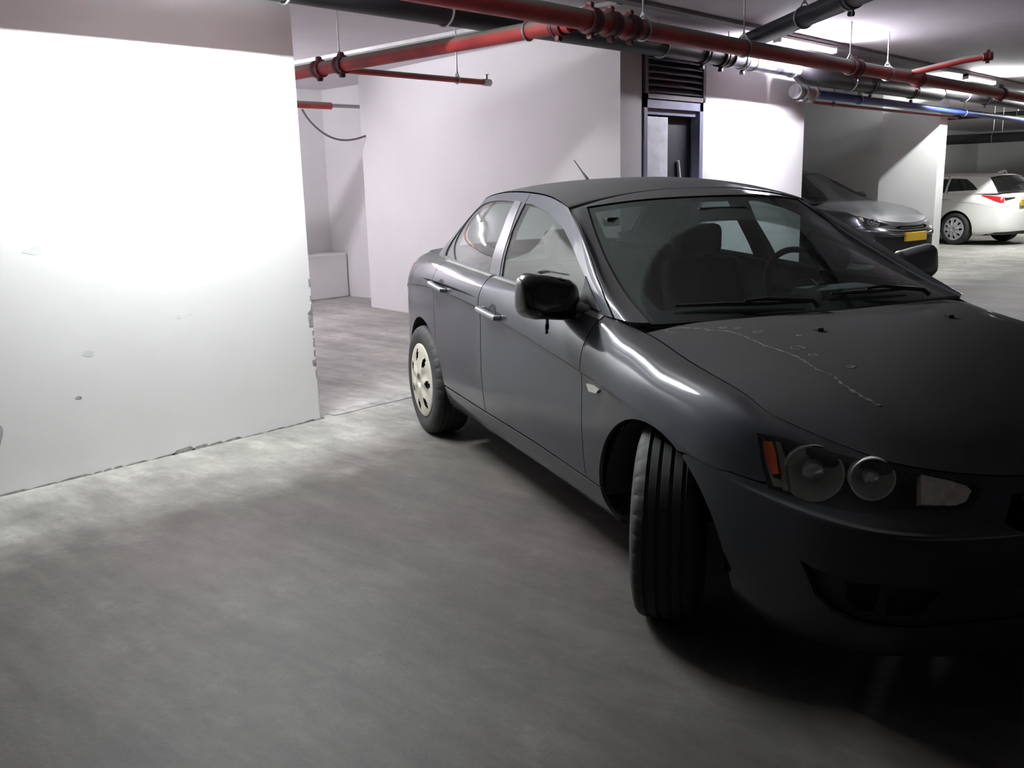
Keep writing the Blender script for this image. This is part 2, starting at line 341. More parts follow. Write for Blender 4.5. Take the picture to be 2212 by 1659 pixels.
# ------------------------------------------------------------------ panels cut out of a surface
def dens(poly, d=.12):
    out = []
    for i, p in enumerate(poly):
        q = poly[(i + 1) % len(poly)]; L = math.hypot((q[0] - p[0]), (q[1] - p[1])); n = max(1, int(L / d))
        out += [(p[0] + (q[0] - p[0]) * k / n, p[1] + (q[1] - p[1]) * k / n) for k in range(n)]
    return out
def inpoly(x, y, P):
    P = np.array(P); X, Y = P[:, 0], P[:, 1]; X2, Y2 = np.roll(X, -1), np.roll(Y, -1)
    c = ((Y > y) != (Y2 > y)) & (x < (X2 - X) * (y - Y) / (np.where(Y2 == Y, 1e-12, Y2 - Y)) + X); return bool(c.sum() % 2)
def panel(mb, S, outer, holes=(), ds=.14, dr=.25, off=0., thick=.014, out=1, sub=.12):
    """cut the polygon (in the surface's own s, r) out of S, with an inward rim; out=+1/-1 sets the normal's side"""
    O = dens([(min(max(a, 0), S.n - 1), min(max(b, 0), S.m - 1)) for a, b in outer], sub); Hs = [dens(h, sub) for h in holes]
    xs = [p[0] for p in O]; ys = [p[1] for p in O]
    pts = [Vector(p) for p in O]; edges = [(i, (i + 1) % len(O)) for i in range(len(O))]
    for h in Hs:
        o = len(pts); pts += [Vector(p) for p in h]; edges += [(o + i, o + (i + 1) % len(h)) for i in range(len(h))]
    a = math.ceil(min(xs) / ds) * ds
    while a < max(xs):
        b = math.ceil(min(ys) / dr) * dr
        while b < max(ys):
            if inpoly(a, b, O): pts.append(Vector((a, b)))
            b += dr
        a += ds
    V, E, Fc, *_ = delaunay_2d_cdt(pts, edges, [], 0, 1e-5)
    keep = []
    for f in Fc:
        cx = sum(V[i][0] for i in f) / len(f); cy = sum(V[i][1] for i in f) / len(f)
        if inpoly(cx, cy, O) and not any(inpoly(cx, cy, h) for h in Hs): keep.append(list(f))
    used = sorted({i for f in keep for i in f}); ren = {i: k for k, i in enumerate(used)}; keep = [[ren[i] for i in f] for f in keep]; V = [V[i] for i in used]
    uv = np.array([[q[0], q[1]] for q in V]); P = S(uv[:, 0], uv[:, 1]); N = S.nrm(uv[:, 0], uv[:, 1], out); P = P + N * off
    # surfaces carry Y as half width on the right side
    P = P * np.array([1, -1, 1]); N = N * np.array([1, -1, 1])
    t = keep[len(keep) // 2]; fn = np.cross(P[t[1]] - P[t[0]], P[t[2]] - P[t[0]])
    if fn @ N[t[0]] < 0: keep = [f[::-1] for f in keep]
    mb.add(P, keep, N)
    cnt = {}
    for f in keep:
        for i in range(len(f)):
            e = (f[i], f[(i + 1) % len(f)]); cnt[e] = 1
    rim = [e for e in cnt if (e[1], e[0]) not in cnt and not (abs(P[e[0]][1]) < 1e-4 and abs(P[e[1]][1]) < 1e-4)]
    if thick and rim:
        vs = []; fs = []
        for (i, j) in rim:
            o = len(vs); vs += [P[i], P[j], P[j] - N[j] * thick, P[i] - N[i] * thick]; fs.append([o + 1, o, o + 3, o + 2])
        mb.add(vs, fs)
    return mb
def rimonly(q, S, poly, depth, out):
    O = dens(poly, .08); a = np.array(O); P = S(a[:, 0], a[:, 1]); N = S.nrm(a[:, 0], a[:, 1], out); A = P * np.array([1, -1, 1]); B = (P - N * depth) * np.array([1, -1, 1]); n = len(A)
    return q.add(list(A) + list(B), [[i, (i + 1) % n, n + (i + 1) % n, n + i] for i in range(n)])
XZ = lambda P: P[:, [0, 2]]
def circ(S, cx, cz, r, lo, hi, a0=-40, a1=220, n=53):
    """the wheel arch as a closed curve in (s, r), run out below the sill"""
    pts = []
    for a in np.radians(np.linspace(a0, a1, n)):
        t = np.array([cx + r * math.cos(a), cz + r * math.sin(a)]); q = S.inv(XZ, t, lo, hi)
        if np.hypot(*(XZ(S(*q))[0] - t)) < 2e-3 and q[1] > .02: pts.append(tuple(q))
    return pts + [(pts[-1][0], -1.), (pts[0][0], -1.)]
def xz(S, pts, lo, hi): return [tuple(S.inv(XZ, np.array(p), lo, hi)) for p in pts]

ARCH_F, ARCH_R = (.03, .31, .375), (-2.62, .32, .378)
HEADLIGHT = [(12.9,6.66),(13.33,7.05),(13.66,7.26),(14.07,7.47),(14.63,7.8),(15.2,7.7),(15.59,7.72),(15.88,7.42),(15.98,7.15),(15.93,6.7),(15.86,6.46),(15.69,6.31),(15.21,6.16),(14.71,5.92),(14.47,5.65),(14.26,5.54),(13.9,5.41),(13.4,5.19),(13.02,5.13),(12.96,5.79)]
GRILLE = [(16.38,6.95),(16.9,7.4),(18,7.5),(18,3.4),(16.9,3.5),(16.5,4.6),(16.25,5.7)]
INTAKE = [(13.47,2.81),(13.67,2.76),(14.0,2.77),(14.29,2.79),(14.68,2.83),(15.32,2.82),(15.88,2.75),(16.5,2.7),(18,2.8),(18,1.9),(16.54,1.95),(15.88,1.92),(15.43,1.88),(14.73,1.89),(14.34,1.88),(13.96,1.99),(13.68,2.23)]
FOG_A = [(14.09,2.63),(14.71,2.74),(14.69,2.48),(14.63,2.16),(14.33,2.06),(14.11,2.26)]
FOG_B = [(14.83,2.5),(15.07,2.71),(15.58,2.64),(15.46,2.4),(15.3,2.15),(14.83,2.12)]
GL_F = [(-1.492,1.022),(-1.60,1.350),(-1.485,1.347),(-1.249,1.308),(-1.058,1.252),(-.891,1.180),(-.694,1.088),(-.56,1.02),(-.50,.99),(-.80,.998),(-1.25,1.010)]
GL_R = [(-1.655,1.028),(-1.71,1.358),(-1.9,1.363),(-2.06,1.355),(-2.172,1.335),(-2.288,1.288),(-2.225,1.052)]
GL_Q = [(-2.245,1.052),(-2.305,1.275),(-2.38,1.20),(-2.43,1.12),(-2.452,1.06)]

def wheel(parent, x, y, r, w, steer, right, rim_r, holes, cover, lab=None):
    """cover disc (the part) with its tyre as child; outer face on +y before turning"""
    m = MB(); n = 84
    prof_r = [0.0, .03, .055, .085, .11, .145, .175, rim_r - .022, rim_r - .012, rim_r]
    def hgt(rr): return w / 2 + .004 + .016 * math.cos(min(rr / rim_r, 1) * 1.5) - (.018 if rr < .04 else 0)
    nr = 34; vs = []; fs = []; rr = [rim_r * (k / nr) for k in range(nr + 1)]
    for k in range(nr + 1):
        for j in range(n):
            a = 2 * math.pi * j / n; R = rr[k]; yy = hgt(R)
            ph = (a * holes / (2 * math.pi)) % 1.0 - .5
            # raised broad spokes between pockets
            yy += .006 * math.cos(2 * math.pi * ph) * (1 if .05 < R < rim_r - .03 else 0) * math.sin(math.pi * min(1, max(0, (R - .05) / (rim_r - .08))))
            vs.append((R * math.cos(a), yy, R * math.sin(a)))
    hole = lambda R, a: abs(((a * holes / (2 * math.pi)) % 1.0) - .5) * (2 * math.pi * R / holes) < (.021 if rim_r < .23 else .019) * math.sqrt(max(0, 1 - ((R - (rim_r - .056)) / .036) ** 2))
    for k in range(nr):
        for j in range(n):
            R = (rr[k] + rr[k + 1]) / 2; a = 2 * math.pi * (j + .5) / n
            if hole(R, a): continue
            fs.append([k * n + j, k * n + (j + 1) % n, (k + 1) * n + (j + 1) % n, (k + 1) * n + j])
    m.add(vs, fs)
    m.lathe([(rim_r, hgt(rim_r)), (rim_r + .006, w / 2 + .001), (rim_r + .004, w / 2 - .012), (rim_r - .012, w / 2 - .02)], 84)
    o = m.build('wheel', cover, parent, smooth=True, angle=40, loc=(x, y, r), rotz=steer + (math.pi if right else 0))
    if lab: o['label'] = lab
    b = MB().lathe([(0.001, w / 2 - .055), (rim_r - .01, w / 2 - .05), (rim_r + .002, w / 2 - .02)], 48); b.lathe([(0.001, -w / 2 + .05), (rim_r, -w / 2 + .04)], 48)
    b.build('brake_hub', 'black_matte', o, smooth=True)
    ws, t = w / 2, MB()
    prof = [(rim_r - .008, ws - .016), (rim_r + .004, ws - .004), (rim_r + .02, ws + .003), (rim_r + .05, ws + .008), (r - .045, ws + .006), (r - .022, ws - .001), (r - .010, ws - .010), (r - .004, ws - .022)]
    g = .007; tread = []
    for c in (.058, .022, -.016, -.054):
        c *= w / .205; tread += [(r - .0005, c + g), (r - .008, c + g * .6), (r - .008, c - g * .6), (r - .0005, c - g)]
    prof = prof + tread + [(a, -b) for a, b in prof[::-1]]
    kn = {5, 6, 7, len(prof) - 6, len(prof) - 7, len(prof) - 8}
    t.lathe(prof, 192, notch=lambda j, k: .0045 if (j in kn and k % 6 == 0) else 0.)
    t.build('tyre', 'rubber', o, smooth=True, angle=28)
    return o

def build_car(name, kind, P):
    """P: ring/green/roof tables and finishes; returns the Empty"""
    root = empty(name, P['loc'], P['rot'])
    L, G = P['L'], P['G']; Rf = roof(G, P['crown']); Hd = hood(L, HC=P['HC'])
    body = P['paint']
    aF, aR = P['archF'], P['archR']
    af = circ(L, *aF, 8, 14); ar = circ(L, *aR, 2.5, 8)
    def both(mk, nm, m, part=root, lab=None, mir=True, **k):
        o = mk(MB()).build(nm, m, part, **k)
        if lab: o['label'] = lab
        if mir:
            o2 = mk(MB()).flip_y().build(nm, m, part, **k)
            if lab: o2['label'] = lab
            return o, o2
        return o, None
    det = P['detail']
    # --- lower body
    hl = P['headlight']
    holes_b = [hl, af, P['grille'], P['intake']]
    bump = [(11.6, 0), (18, 0), (18, 8), (14.62, 8), (14.62, 7.0), (14.2, 6.4), (12.93, 5.2), (12.46, 5.06), (12.03, 4.7), (11.69, 4.05), (11.6, 3.4)]
    m = MB(); panel(m, L, bump, holes_b, out=P['o']); m.mirror(); fb = m.build('front_bumper', body, root)
    sF, sB, sR = P['gapF'], P['gapB'], P['gapR']
    both(lambda q: panel(q, L, [(sF + .006, 2.03), (sF + .006, 8), (14.6, 8), (14.6, 7.05), (14.17, 6.46), (12.9, 5.25), (12.46, 5.11), (12.02, 4.75), (11.66, 4.1), (11.1, 3.4), (10.8, 2.03)], [hl, af], out=P['o']), 'front_fender', body)
    both(lambda q: panel(q, L, [(5.6, 0), (10.9, 0), (10.9, 1.97), (5.6, 1.97)], [af, ar], out=P['o']), 'side_sill', body)
    # front and rear doors: lower skin and window frame in one piece
    glF, glR, glQ = (xz(G, q, *P['gs']) for q in (P['glF'], P['glR'], P['glQ']))
    bB = P['gB']; bR = P['gR']
    def fdoor(q):
        panel(q, L, [(sB + .006, 2.04), (sF - .006, 2.04), (sF - .006, 7.98), (sB + .006, 7.98)], [], out=P['o'])
        panel(q, G, [(bB + .008, 0.0), (9.97, .0), (9.97, 3.93), (bB + .008, 3.93)], [glF], out=P['og'], thick=.03, dr=.2)
        return q
    def rdoor(q):
        panel(q, L, [(sR + .006, 2.04), (sB - .006, 2.04), (sB - .006, 7.98), (sR + .006, 7.98)], [ar], out=P['o'])
        panel(q, G, [(bR[0], 0.0), (bB - .008, 0), (bB - .008, 3.93), (bR[1], 3.93)], [glR] + ([glQ] if not P.get('wagon') else []), out=P['og'], thick=.03, dr=.2)
        return q
    fd = both(fdoor, 'front_door', body); rd = both(rdoor, 'rear_door', body)
    for k, (d, gl) in enumerate(((fd, [('door_window', glF)]), (rd, [('door_window', glR)] + ([('quarter_window', glQ)] if not P.get('wagon') else [])))):
        for sd in (0, 1):
            for nm, pl in gl:
                q = panel(MB(), G, pl, off=-.006, thick=0, out=P['og'], dr=.3)
                if sd: q.flip_y()
                q.build(nm, P['glass'], d[sd])
    def quarter(q):
        panel(q, L, [(0, 1.2), (sR - .006, 1.2), (sR - .006, 8), (0, 8)], [ar] + P.get('qholes', []), out=P['o'])
        return q
    m = quarter(MB()); m.mirror(); rb = m.build('rear_body', body, root); 
    if P.get('taillight'):
        for sd in (0, 1):
            for nm, pl, mt, off in P['taillight']:
                q = panel(MB(), L, pl, off=off, thick=.03, out=P['o']); 
                if sd: q.flip_y()
                q.build(nm, mt, rb)
    m = panel(MB(), L, [(0, 0), (4.6, 0), (4.6, 1.17), (0, 1.17)], [ar], out=P['o']); m.mirror(); m.build('rear_bumper', P['low'], root)
    # --- greenhouse: pillars and roof in one shell
    m = MB()
    panel(m, G, [(10.03, 0), (11.0, 0), (11.0, 4), (10.03, 4)], thick=.02, out=P['og'])
    cp = [(2.45, 0), (bR[0] - .04, 0), (bR[1] - .04, 4), (2.45, 4)]
    if P.get('wagon'): panel(m, G, cp, [glQ], thick=.02, out=P['og'])
    else: panel(m, G, cp, [glQ], thick=.02, out=P['og'])
    nR = Rf.n - 1
    for s0 in np.arange(0, nR, 1.0): pass
    panel(m, Rf, [(0, 0), (nR, 0), (nR, 5), (0, 5)], thick=0, out=P['orf'], ds=.2)
    m.mirror(); rp = m.build('roof', body, root)
    m = panel(MB(), Rf, [(1, .2), (nR - 1, .2), (nR - 1, 5), (1, 5)], off=-.03, thick=0, out=P['orf'], ds=.3); m.mirror(); m.build('headliner', 'interior_grey', rp)
    ws = [(11.06, .05), (13, .05), (13, 3.95), (11.06, 3.95)]; wi = [(11.3, .42), (13.01, .30), (13.01, 3.86), (11.16, 3.86)]
    m = panel(MB(), G, ws, off=-.004, thick=0, out=P['og']); m.mirror(); wsh = m.build('windshield', P['wglass'], root)
    m = panel(MB(), G, [(11.02, 0), (13, 0), (13, 4), (11.02, 4)], [wi], off=-.006, thick=.01, out=P['og']); m.mirror(); m.build('windshield_seal', 'black_trim', wsh)
    if P.get('rglass', True):
        m = panel(MB(), G, [(0, .3), (2.35, .3), (2.35, 3.9), (0, 3.9)], off=-.004, thick=0, out=P['og']); m.mirror(); m.build('rear_window', P['glass'], root)
        m = panel(MB(), G, [(0, 0), (2.43, 0), (2.43, 4), (0, 4)], [[(-.01, .35), (2.28, .35), (2.28, 3.85), (-.01, 3.85)]], off=-.006, thick=.01, out=P['og']); m.mirror(); m.build('rear_window_seal', 'black_trim', rp)
    # --- hood
    nv = Hd.n - 1
    m = panel(MB(), Hd, [(.12, 0), (nv - .1, 0), (nv - .1, 7.93), (.12, 7.93)], ds=.5, dr=.5, sub=.2, out=P['oh'], thick=.02); m.mirror(); hd = m.build('hood', body, root)
    # trunk lid
    if P.get('deck', True):
        E = [L(j, 8)[0] for j in np.linspace(0, 6.2, 14)]; row = [[(-2.98 + .0 * k, .0, 1.07) if k == 0 else None for k in range(1)]]
        T = []
        for k, e in enumerate(E):
            t = k / 13; xi = -2.95 - .02 * (1 - t); yi = min(e[1] * .9, .70 * t * 1.0 if k else 0)
            I = (max(e[0] + .02, xi) if e[0] > xi else xi, min(abs(e[1]) * .98, .66 * t + .0), 1.068)
            T.append([tuple(e), tuple((np.array(e) * .5 + np.array(I) * .5) + np.array([0, 0, .012])), I])
        D = Surf(T); D.mir0 = True
        m = panel(MB(), D, [(0, .03), (13, .03), (13, 2), (0, 2)], ds=.5, dr=.5, out=P['od'], thick=0); m.mirror(); m.build('trunk_lid', body, root)
    # --- dark inner shell, seen in the gaps and wheel wells
    m = MB()
    panel(m, L, [(0, .2), (18, .2), (18, 7.6), (0, 7.6)], [circ(L, aF[0], aF[1], aF[2] + .01, 8, 14), circ(L, aR[0], aR[1], aR[2] + .01, 2.5, 8), hl] + P.get('shellholes', []), off=-.045 if det else -.03, thick=0, out=P['o'], ds=.3, dr=.5); m.mirror()
    z0 = .2
    m.box((-3.3, -.70, z0), (-2.62 - .40, .70, z0 + .45)); m.box((-2.20, -.74, z0), (-.40, .74, z0 + .06)); m.box((.44, -.60, z0), (.74, .60, z0 + .35)); m.box((-.42, -.72, z0), (-.38, .72, .86))
    m.box((-3.0, -.55, .25), (.6, .55, .42)); m.box((.40, -.58, .20), (.84, .58, .24)); m.box((-.38, -.60, .42), (.55, .60, .62))
    m.build('inner_body', 'black_matte', root)
    for (cx, cz, r) in (aF, aR):
        for sd in (-1, 1):
            q = MB(); q.lathe([(r + .004, .0), (r + .004, -.40), (.02, -.40)], 40, Matrix.Translation((cx, 0, cz)))
            q.v = [(x, y + .835 if sd > 0 else -(y + .835), z) for x, y, z in q.v]
            q.f = [f for f in q.f if all(q.v[i][2] > .27 for i in f)]; q.build('wheel_arch_liner', 'black_matte', root, smooth=True)
    # --- headlights
    both(lambda q: panel(q, L, hl, off=-.10, thick=0, out=P['o']), 'headlight_housing', 'lamp_dark')
    o, o2 = both(lambda q: panel(q, L, hl, off=.001, thick=0, out=P['o'], sub=.08), 'headlight', 'lens_clear')
    hls = (o, o2)
    both(lambda q: rimonly(q, L, hl, .10, P['o']), 'headlight_surround', 'lamp_dark')
    for nm, pl, mt, off, th in P['lampbits']:
        for sd in (0, 1):
            q = panel(MB(), L, pl, off=off, thick=th, out=P['o'], sub=.06)
            if sd: q.flip_y()
            q.build(nm, mt, hls[sd])
    for (s_, r_, rad, yaw) in P['bowls']:
        c = (L(s_, r_)[0] - L.nrm(s_, r_, P['o'])[0] * rad * .55) * np.array([1, -1, 1])
        for sd in (0, 1):
            mt = Matrix.Translation(c) @ Matrix.Rotation(math.radians(-90 - yaw), 4, 'Z')
            b = MB().lathe([(rad, .0), (rad * .98, -.008), (rad * .86, -.022), (rad * .62, -.038), (rad * .3, -.047), (.001, -.05)], 40, mt); b.lathe([(rad * 1.0, 0), (rad * 1.08, .002), (rad * 1.08, -.03)], 40, mt)
            d = MB().lathe([(rad * .42, -.035), (rad * .42, -.012), (rad * .36, .0), (rad * .2, .008), (.001, .011)], 32, mt)
            if sd: b.flip_y(); d.flip_y()
            b.build('reflector', 'reflector_silver', hls[sd], smooth=True); d.build('bulb', 'lens_glossy', hls[sd], smooth=True)
    # --- grille and intake
    def slats(poly, offb, nm, mt, rows, s0, s1, holes=()):
        q = panel(MB(), L, poly, list(holes), off=offb, thick=0, out=P['o'])
        for r_ in rows:
            a = np.linspace(s0, s1, 26); pr = L(a, a * 0 + r_); nn = L.nrm(a, a * 0 + r_, P['o']); pr = (pr - nn * .012) * np.array([1, -1, 1])
            q.tube(pr, .007, 6)
        q.mirror(); return q.build(nm, mt, fb)
    slats(P['grille'], -.035, 'grille', 'black_trim', P['slat_rows'], 16.55, 18)
    fg = panel(MB(), L, P['intake'], [FOG_A, FOG_B] if det else [], off=-.022, thick=.02, out=P['o'])
    fg.mirror(); fg.build('lower_intake', 'black_plastic', fb)
    if det:
        for sd in (0, 1):
            for pl in (FOG_A, FOG_B):
                q = panel(MB(), L, pl, off=-.075, thick=0, out=P['o'])
                if sd: q.flip_y()
                q.build('fog_lamp_opening', 'void_black', fb)
    # --- wheels
    for (x, y, r_, st, right) in P['wheels']:
        wheel(root, x, y, P['wr'], P['ww'], st, right, P['rim'], P['nh'], P['cover'], P.get('wheel_label'))
    return dict(root=root, L=L, G=G, Hd=Hd, Rf=Rf, fd=fd, rd=rd, bumper=fb, hood=hd, ws=wsh, roof=rp, hl=hls, fender=None, rear=rb)
# ------------------------------------------------------------------ the garage
def wallmat(name, c1, c2, bump=.15):
    m, N, Lk, B = newmat(name)
    o = noise_mix(N, Lk, c1, c2, 1.3, 6, .3, .7); Lk.new(o, B.inputs['Base Color']); B.inputs['Roughness'].default_value = .85
    nz = N.new('ShaderNodeTexNoise'); nz.inputs['Scale'].default_value = 45; bp = N.new('ShaderNodeBump'); bp.inputs['Strength'].default_value = bump; bp.inputs['Distance'].default_value = .004
    Lk.new(nz.outputs['Fac'], bp.inputs['Height']); Lk.new(bp.outputs[0], B.inputs['Normal']); return m
wallmat('wall_white', (.74, .74, .73), (.79, .79, .785)); wallmat('ceiling_paint', (.60, .57, .60), (.68, .65, .68), .3)
mat('chipped', (.30, .31, .30), .95, var=.4, scale=30)
mat('mark_grey', (.40, .375, .40), .9, var=.15, scale=12)
mat('smudge', (.69, .70, .70), .9, var=.1)
def floormat():
    m, N, Lk, B = newmat('concrete')
    tc = N.new('ShaderNodeTexCoord')
    def nz(scale, det, st=(1, 1, 1), rz=0., rough=.6):
        mp = N.new('ShaderNodeMapping'); mp.inputs['Scale'].default_value = st; mp.inputs['Rotation'].default_value = (0, 0, rz); n = N.new('ShaderNodeTexNoise'); n.inputs['Scale'].default_value = scale; n.inputs['Detail'].default_value = det; n.inputs['Roughness'].default_value = rough
        Lk.new(tc.outputs['Object'], mp.inputs[0]); Lk.new(mp.outputs[0], n.inputs['Vector']); return n.outputs['Fac']
    def mr(s, a, b, c, d):
        q = N.new('ShaderNodeMapRange'); q.inputs[1].default_value = a; q.inputs[2].default_value = b; q.inputs[3].default_value = c; q.inputs[4].default_value = d; Lk.new(s, q.inputs[0]); return q.outputs[0]
    def mul(a, b):
        q = N.new('ShaderNodeMath'); q.operation = 'MULTIPLY'; Lk.new(a, q.inputs[0]); Lk.new(b, q.inputs[1]); return q.outputs[0]
    f = mul(mr(nz(1.1, 6), .3, .7, .70, 1.25), mr(nz(1.6, 8, (3.2, .55, 1), math.radians(-8)), .3, .7, .72, 1.25))
    f = mul(f, mr(nz(9, 8, (1.5, .6, 1), math.radians(10), .7), .3, .7, .78, 1.2))
    f = mul(f, mr(nz(4.5, 12, (1, 1, 1), 0, .75), .56, .66, .97, 1.28))
    f = mul(f, mr(nz(60, 4), .3, .75, .93, 1.07))
    cr = N.new('ShaderNodeMix'); cr.data_type = 'RGBA'; cr.inputs['A'].default_value = (.066, .063, .055, 1); cr.inputs['B'].default_value = (.073, .061, .057, 1); Lk.new(mr(nz(.7, 3), .38, .62, 0, 1), cr.inputs['Factor'])
    sp = N.new('ShaderNodeSeparateXYZ'); Lk.new(tc.outputs['Object'], sp.inputs[0])      # concrete blends paler towards the wall line, edge wobbled by noise
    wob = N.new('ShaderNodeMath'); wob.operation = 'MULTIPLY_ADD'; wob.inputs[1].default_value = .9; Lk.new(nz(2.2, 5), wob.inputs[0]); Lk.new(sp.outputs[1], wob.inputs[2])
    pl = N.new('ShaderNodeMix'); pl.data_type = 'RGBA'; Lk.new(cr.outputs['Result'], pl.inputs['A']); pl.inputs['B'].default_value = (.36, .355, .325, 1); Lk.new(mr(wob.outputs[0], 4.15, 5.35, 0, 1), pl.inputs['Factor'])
    vm = N.new('ShaderNodeVectorMath'); vm.operation = 'SCALE'; Lk.new(pl.outputs['Result'], vm.inputs[0]); Lk.new(f, vm.inputs['Scale']); Lk.new(vm.outputs[0], B.inputs['Base Color'])
    B.inputs['Roughness'].default_value = .62; B.inputs['Specular IOR Level'].default_value = .35
    bp = N.new('ShaderNodeBump'); bp.inputs['Strength'].default_value = .25; bp.inputs['Distance'].default_value = .006; Lk.new(nz(30, 8), bp.inputs['Height']); Lk.new(bp.outputs[0], B.inputs['Normal'])
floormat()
CE = 2.75
def struct(name, mb, m='wall_white', **k): o = mb.build(name, m, **k); o['kind'] = 'structure'; return o
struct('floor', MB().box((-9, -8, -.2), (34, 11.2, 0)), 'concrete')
struct('ceiling', MB().box((-9, -8, CE), (34, 11.2, CE + .25)), 'ceiling_paint')
wl = struct('wall_left', MB().box((-9, 4.81, 0), (3.335, 5.06, CE)))
struct('wall_left_return', MB().box((3.0, 5.06, 0), (3.25, 10.6, CE)))
struct('wall_recess_back', MB().box((3.0, 10.6, 0), (8.0, 10.85, CE)))
struct('wall_recess_side', MB().box((7.75, 9.2, 0), (8.0, 10.6, CE)))
struct('wall_recess_plinth', MB().box((3.3, 10.24, 0), (7.73, 10.6, .60), .02))
a = (6.585, 4.81); b = (7.16, 9.05)
struct('wall_oblique', MB().prism([a, (6.90, 4.81), (7.75, 9.2), (7.16, 9.05)], 0, CE))
struct('wall_centre', MB().box((6.90, 4.81, 2.70), (7.92, 5.06, CE)).box((7.90, 4.81, 0), (10.04, 5.06, CE)))
struct('wall_centre_return', MB().box((9.80, 5.06, 0), (10.04, 10.0, CE)))
struct('wall_store_back', MB().box((6.95, 6.4, 0), (9.8, 6.6, CE)))
struct('wall_pier', MB().box((14.42, 4.81, 0), (14.73, 5.66, CE)))
struct('wall_bay_side', MB().box((15.5, 5.75, 0), (15.75, 10.0, CE)))
struct('wall_back', MB().box((10.04, 10.0, 0), (34, 10.25, CE)))
struct('wall_right', MB().box((33.8, -8, 0), (34, 10, CE)))
struct('wall_front', MB().box((-9, -8.2, 0), (34, -8, CE)))
struct('wall_rear', MB().box((-9.2, -8, 0), (-9, 5, CE)))
# broken plaster on the corner of the left wall
c = MB(); random.seed(3)
z = .27
prev = .004
zs = []
while z < .93:
    w = random.uniform(.004, .016) + (.022 if .60 < z < .70 else 0) + (.012 if .33 < z < .40 else 0); zs.append((z, w)); z += random.uniform(.012, .03)
for i in range(len(zs) - 1):
    (z0, w0), (z1, w1) = zs[i], zs[i + 1]
    if random.random() < .25: continue
    c.add([(3.336, 4.808, z0), (3.336 - w0, 4.808, z0), (3.336 - w1, 4.808, z1), (3.336, 4.808, z1), (3.337, 4.808, z0), (3.337, 4.83, z0), (3.337, 4.83, z1), (3.337, 4.808, z1)], [[0, 1, 2, 3], [4, 7, 6, 5]])
c.build('chipped_plaster', 'chipped', wl)
# crumbling joint where the wall meets the floor
c = MB(); x = .9
while x < 3.3:
    L_ = random.uniform(.05, .2); h = random.uniform(.006, .018) * (1.6 if 2.2 < x < 2.7 else 1)
    c.add([(x, 4.808, .0), (x + L_, 4.808, .0), (x + L_ * .8, 4.808, h), (x + L_ * .25, 4.808, h * .8)], [[0, 1, 2, 3]]); x += L_ * random.uniform(.7, 1.2)
c.build('wall_base_joint', 'chipped', wl)
for (x, z_, r, m_) in ((1.36, .30, .125, 'mark_grey'), (1.73, 1.19, .045, 'smudge'), (1.94, .64, .03, 'smudge'), (1.862, .42, .017, 'chipped'), (2.45, .77, .018, 'smudge'), (2.52, .775, .012, 'smudge')):
    pts = [(x + r * (1 + .12 * math.sin(3 * a + x * 9)) * math.cos(a), 4.8095, z_ + r * (.9 if r > .1 else .55) * (1 + .15 * math.cos(2 * a + x)) * math.sin(a)) for a in np.linspace(0, 2 * math.pi, 25)[:-1]]
    MB().add(pts, [list(range(24))]).build('wall_mark', m_, wl)
# painted bay line on the floor
mat('line_paint', (.30, .30, .28), .7, var=.35, scale=9)
def line(x0, x1, y, w, lab):
    m = MB(); n = max(2, int((x1 - x0) / .12)); vs = []
    for i in range(n + 1):
        x = x0 + (x1 - x0) * i / n
        vs += [(x, y - w / 2 + random.uniform(-.008, .008), .003), (x, y + w / 2 + random.uniform(-.008, .008), .003)]
    m.add(vs, [[2 * i, 2 * i + 2, 2 * i + 3, 2 * i + 1] for i in range(n)])
    m.add([(p[0], p[1], 0.0) for p in vs], [[2 * i + 1, 2 * i + 3, 2 * i + 2, 2 * i] for i in range(n)])
    return tag(m.build('floor_line', 'line_paint'), lab, 'floor marking')
line(3.45, 6.5, 4.86, .10, 'worn white line on the concrete floor from the left wall corner to the sedan')
line(14.8, 24.5, 4.86, .12, 'white floor line running right from the foot of the pier')

# technical door with louvre over it
mat('frame_metal', (.20, .21, .30), .5); mat('leaf_white', (.80, .83, .88), .5); mat('louvre_metal', (.11, .10, .11), .55, .2); mat('dark_opening', (.010, .012, .02), .6)
d = MB(); x0, x1 = 6.925, 7.90; y0, y1 = 4.80, 4.90
d.box((x0, y0, 0), (x0 + .05, y1, 2.14)); d.box((x1 - .06, y0, 0), (x1, y1, 2.14)); d.box((x0, y0, 2.07), (x1, y1, 2.14)); d.box((x0 + .05, y0 + .03, 2.02), (x1 - .06, y1, 2.07))
door = struct('door_1', d, 'frame_metal')
MB().box((x0 + .055, 4.825, .02), (x0 + .41, 4.86, 2.0), .004).build('door_leaf', 'leaf_white', door)
MB().box((x0 + .41, 4.90, .02), (x1 - .06, 4.93, 2.02)).build('dark_leaf', 'dark_opening', door)
MB().tube([(7.60, 4.885, 1.62), (7.635, 4.88, 1.42)], .014, 8).build('door_handle', 'paper_white', door)
lv = MB(); lv.box((x0, 4.79, 2.15), (x0 + .045, 4.95, 2.70)); lv.box((x1 - .02, 4.79, 2.15), (x1 + .025, 4.95, 2.70)); lv.box((x0, 4.79, 2.15), (x1, 4.95, 2.19)); lv.box((x0, 4.94, 2.15), (x1, 4.96, 2.70))
louv = tag(lv.build('ventilation_louvre', 'louvre_metal'), 'dark grey metal ventilation louvre above the technical door', 'vent')
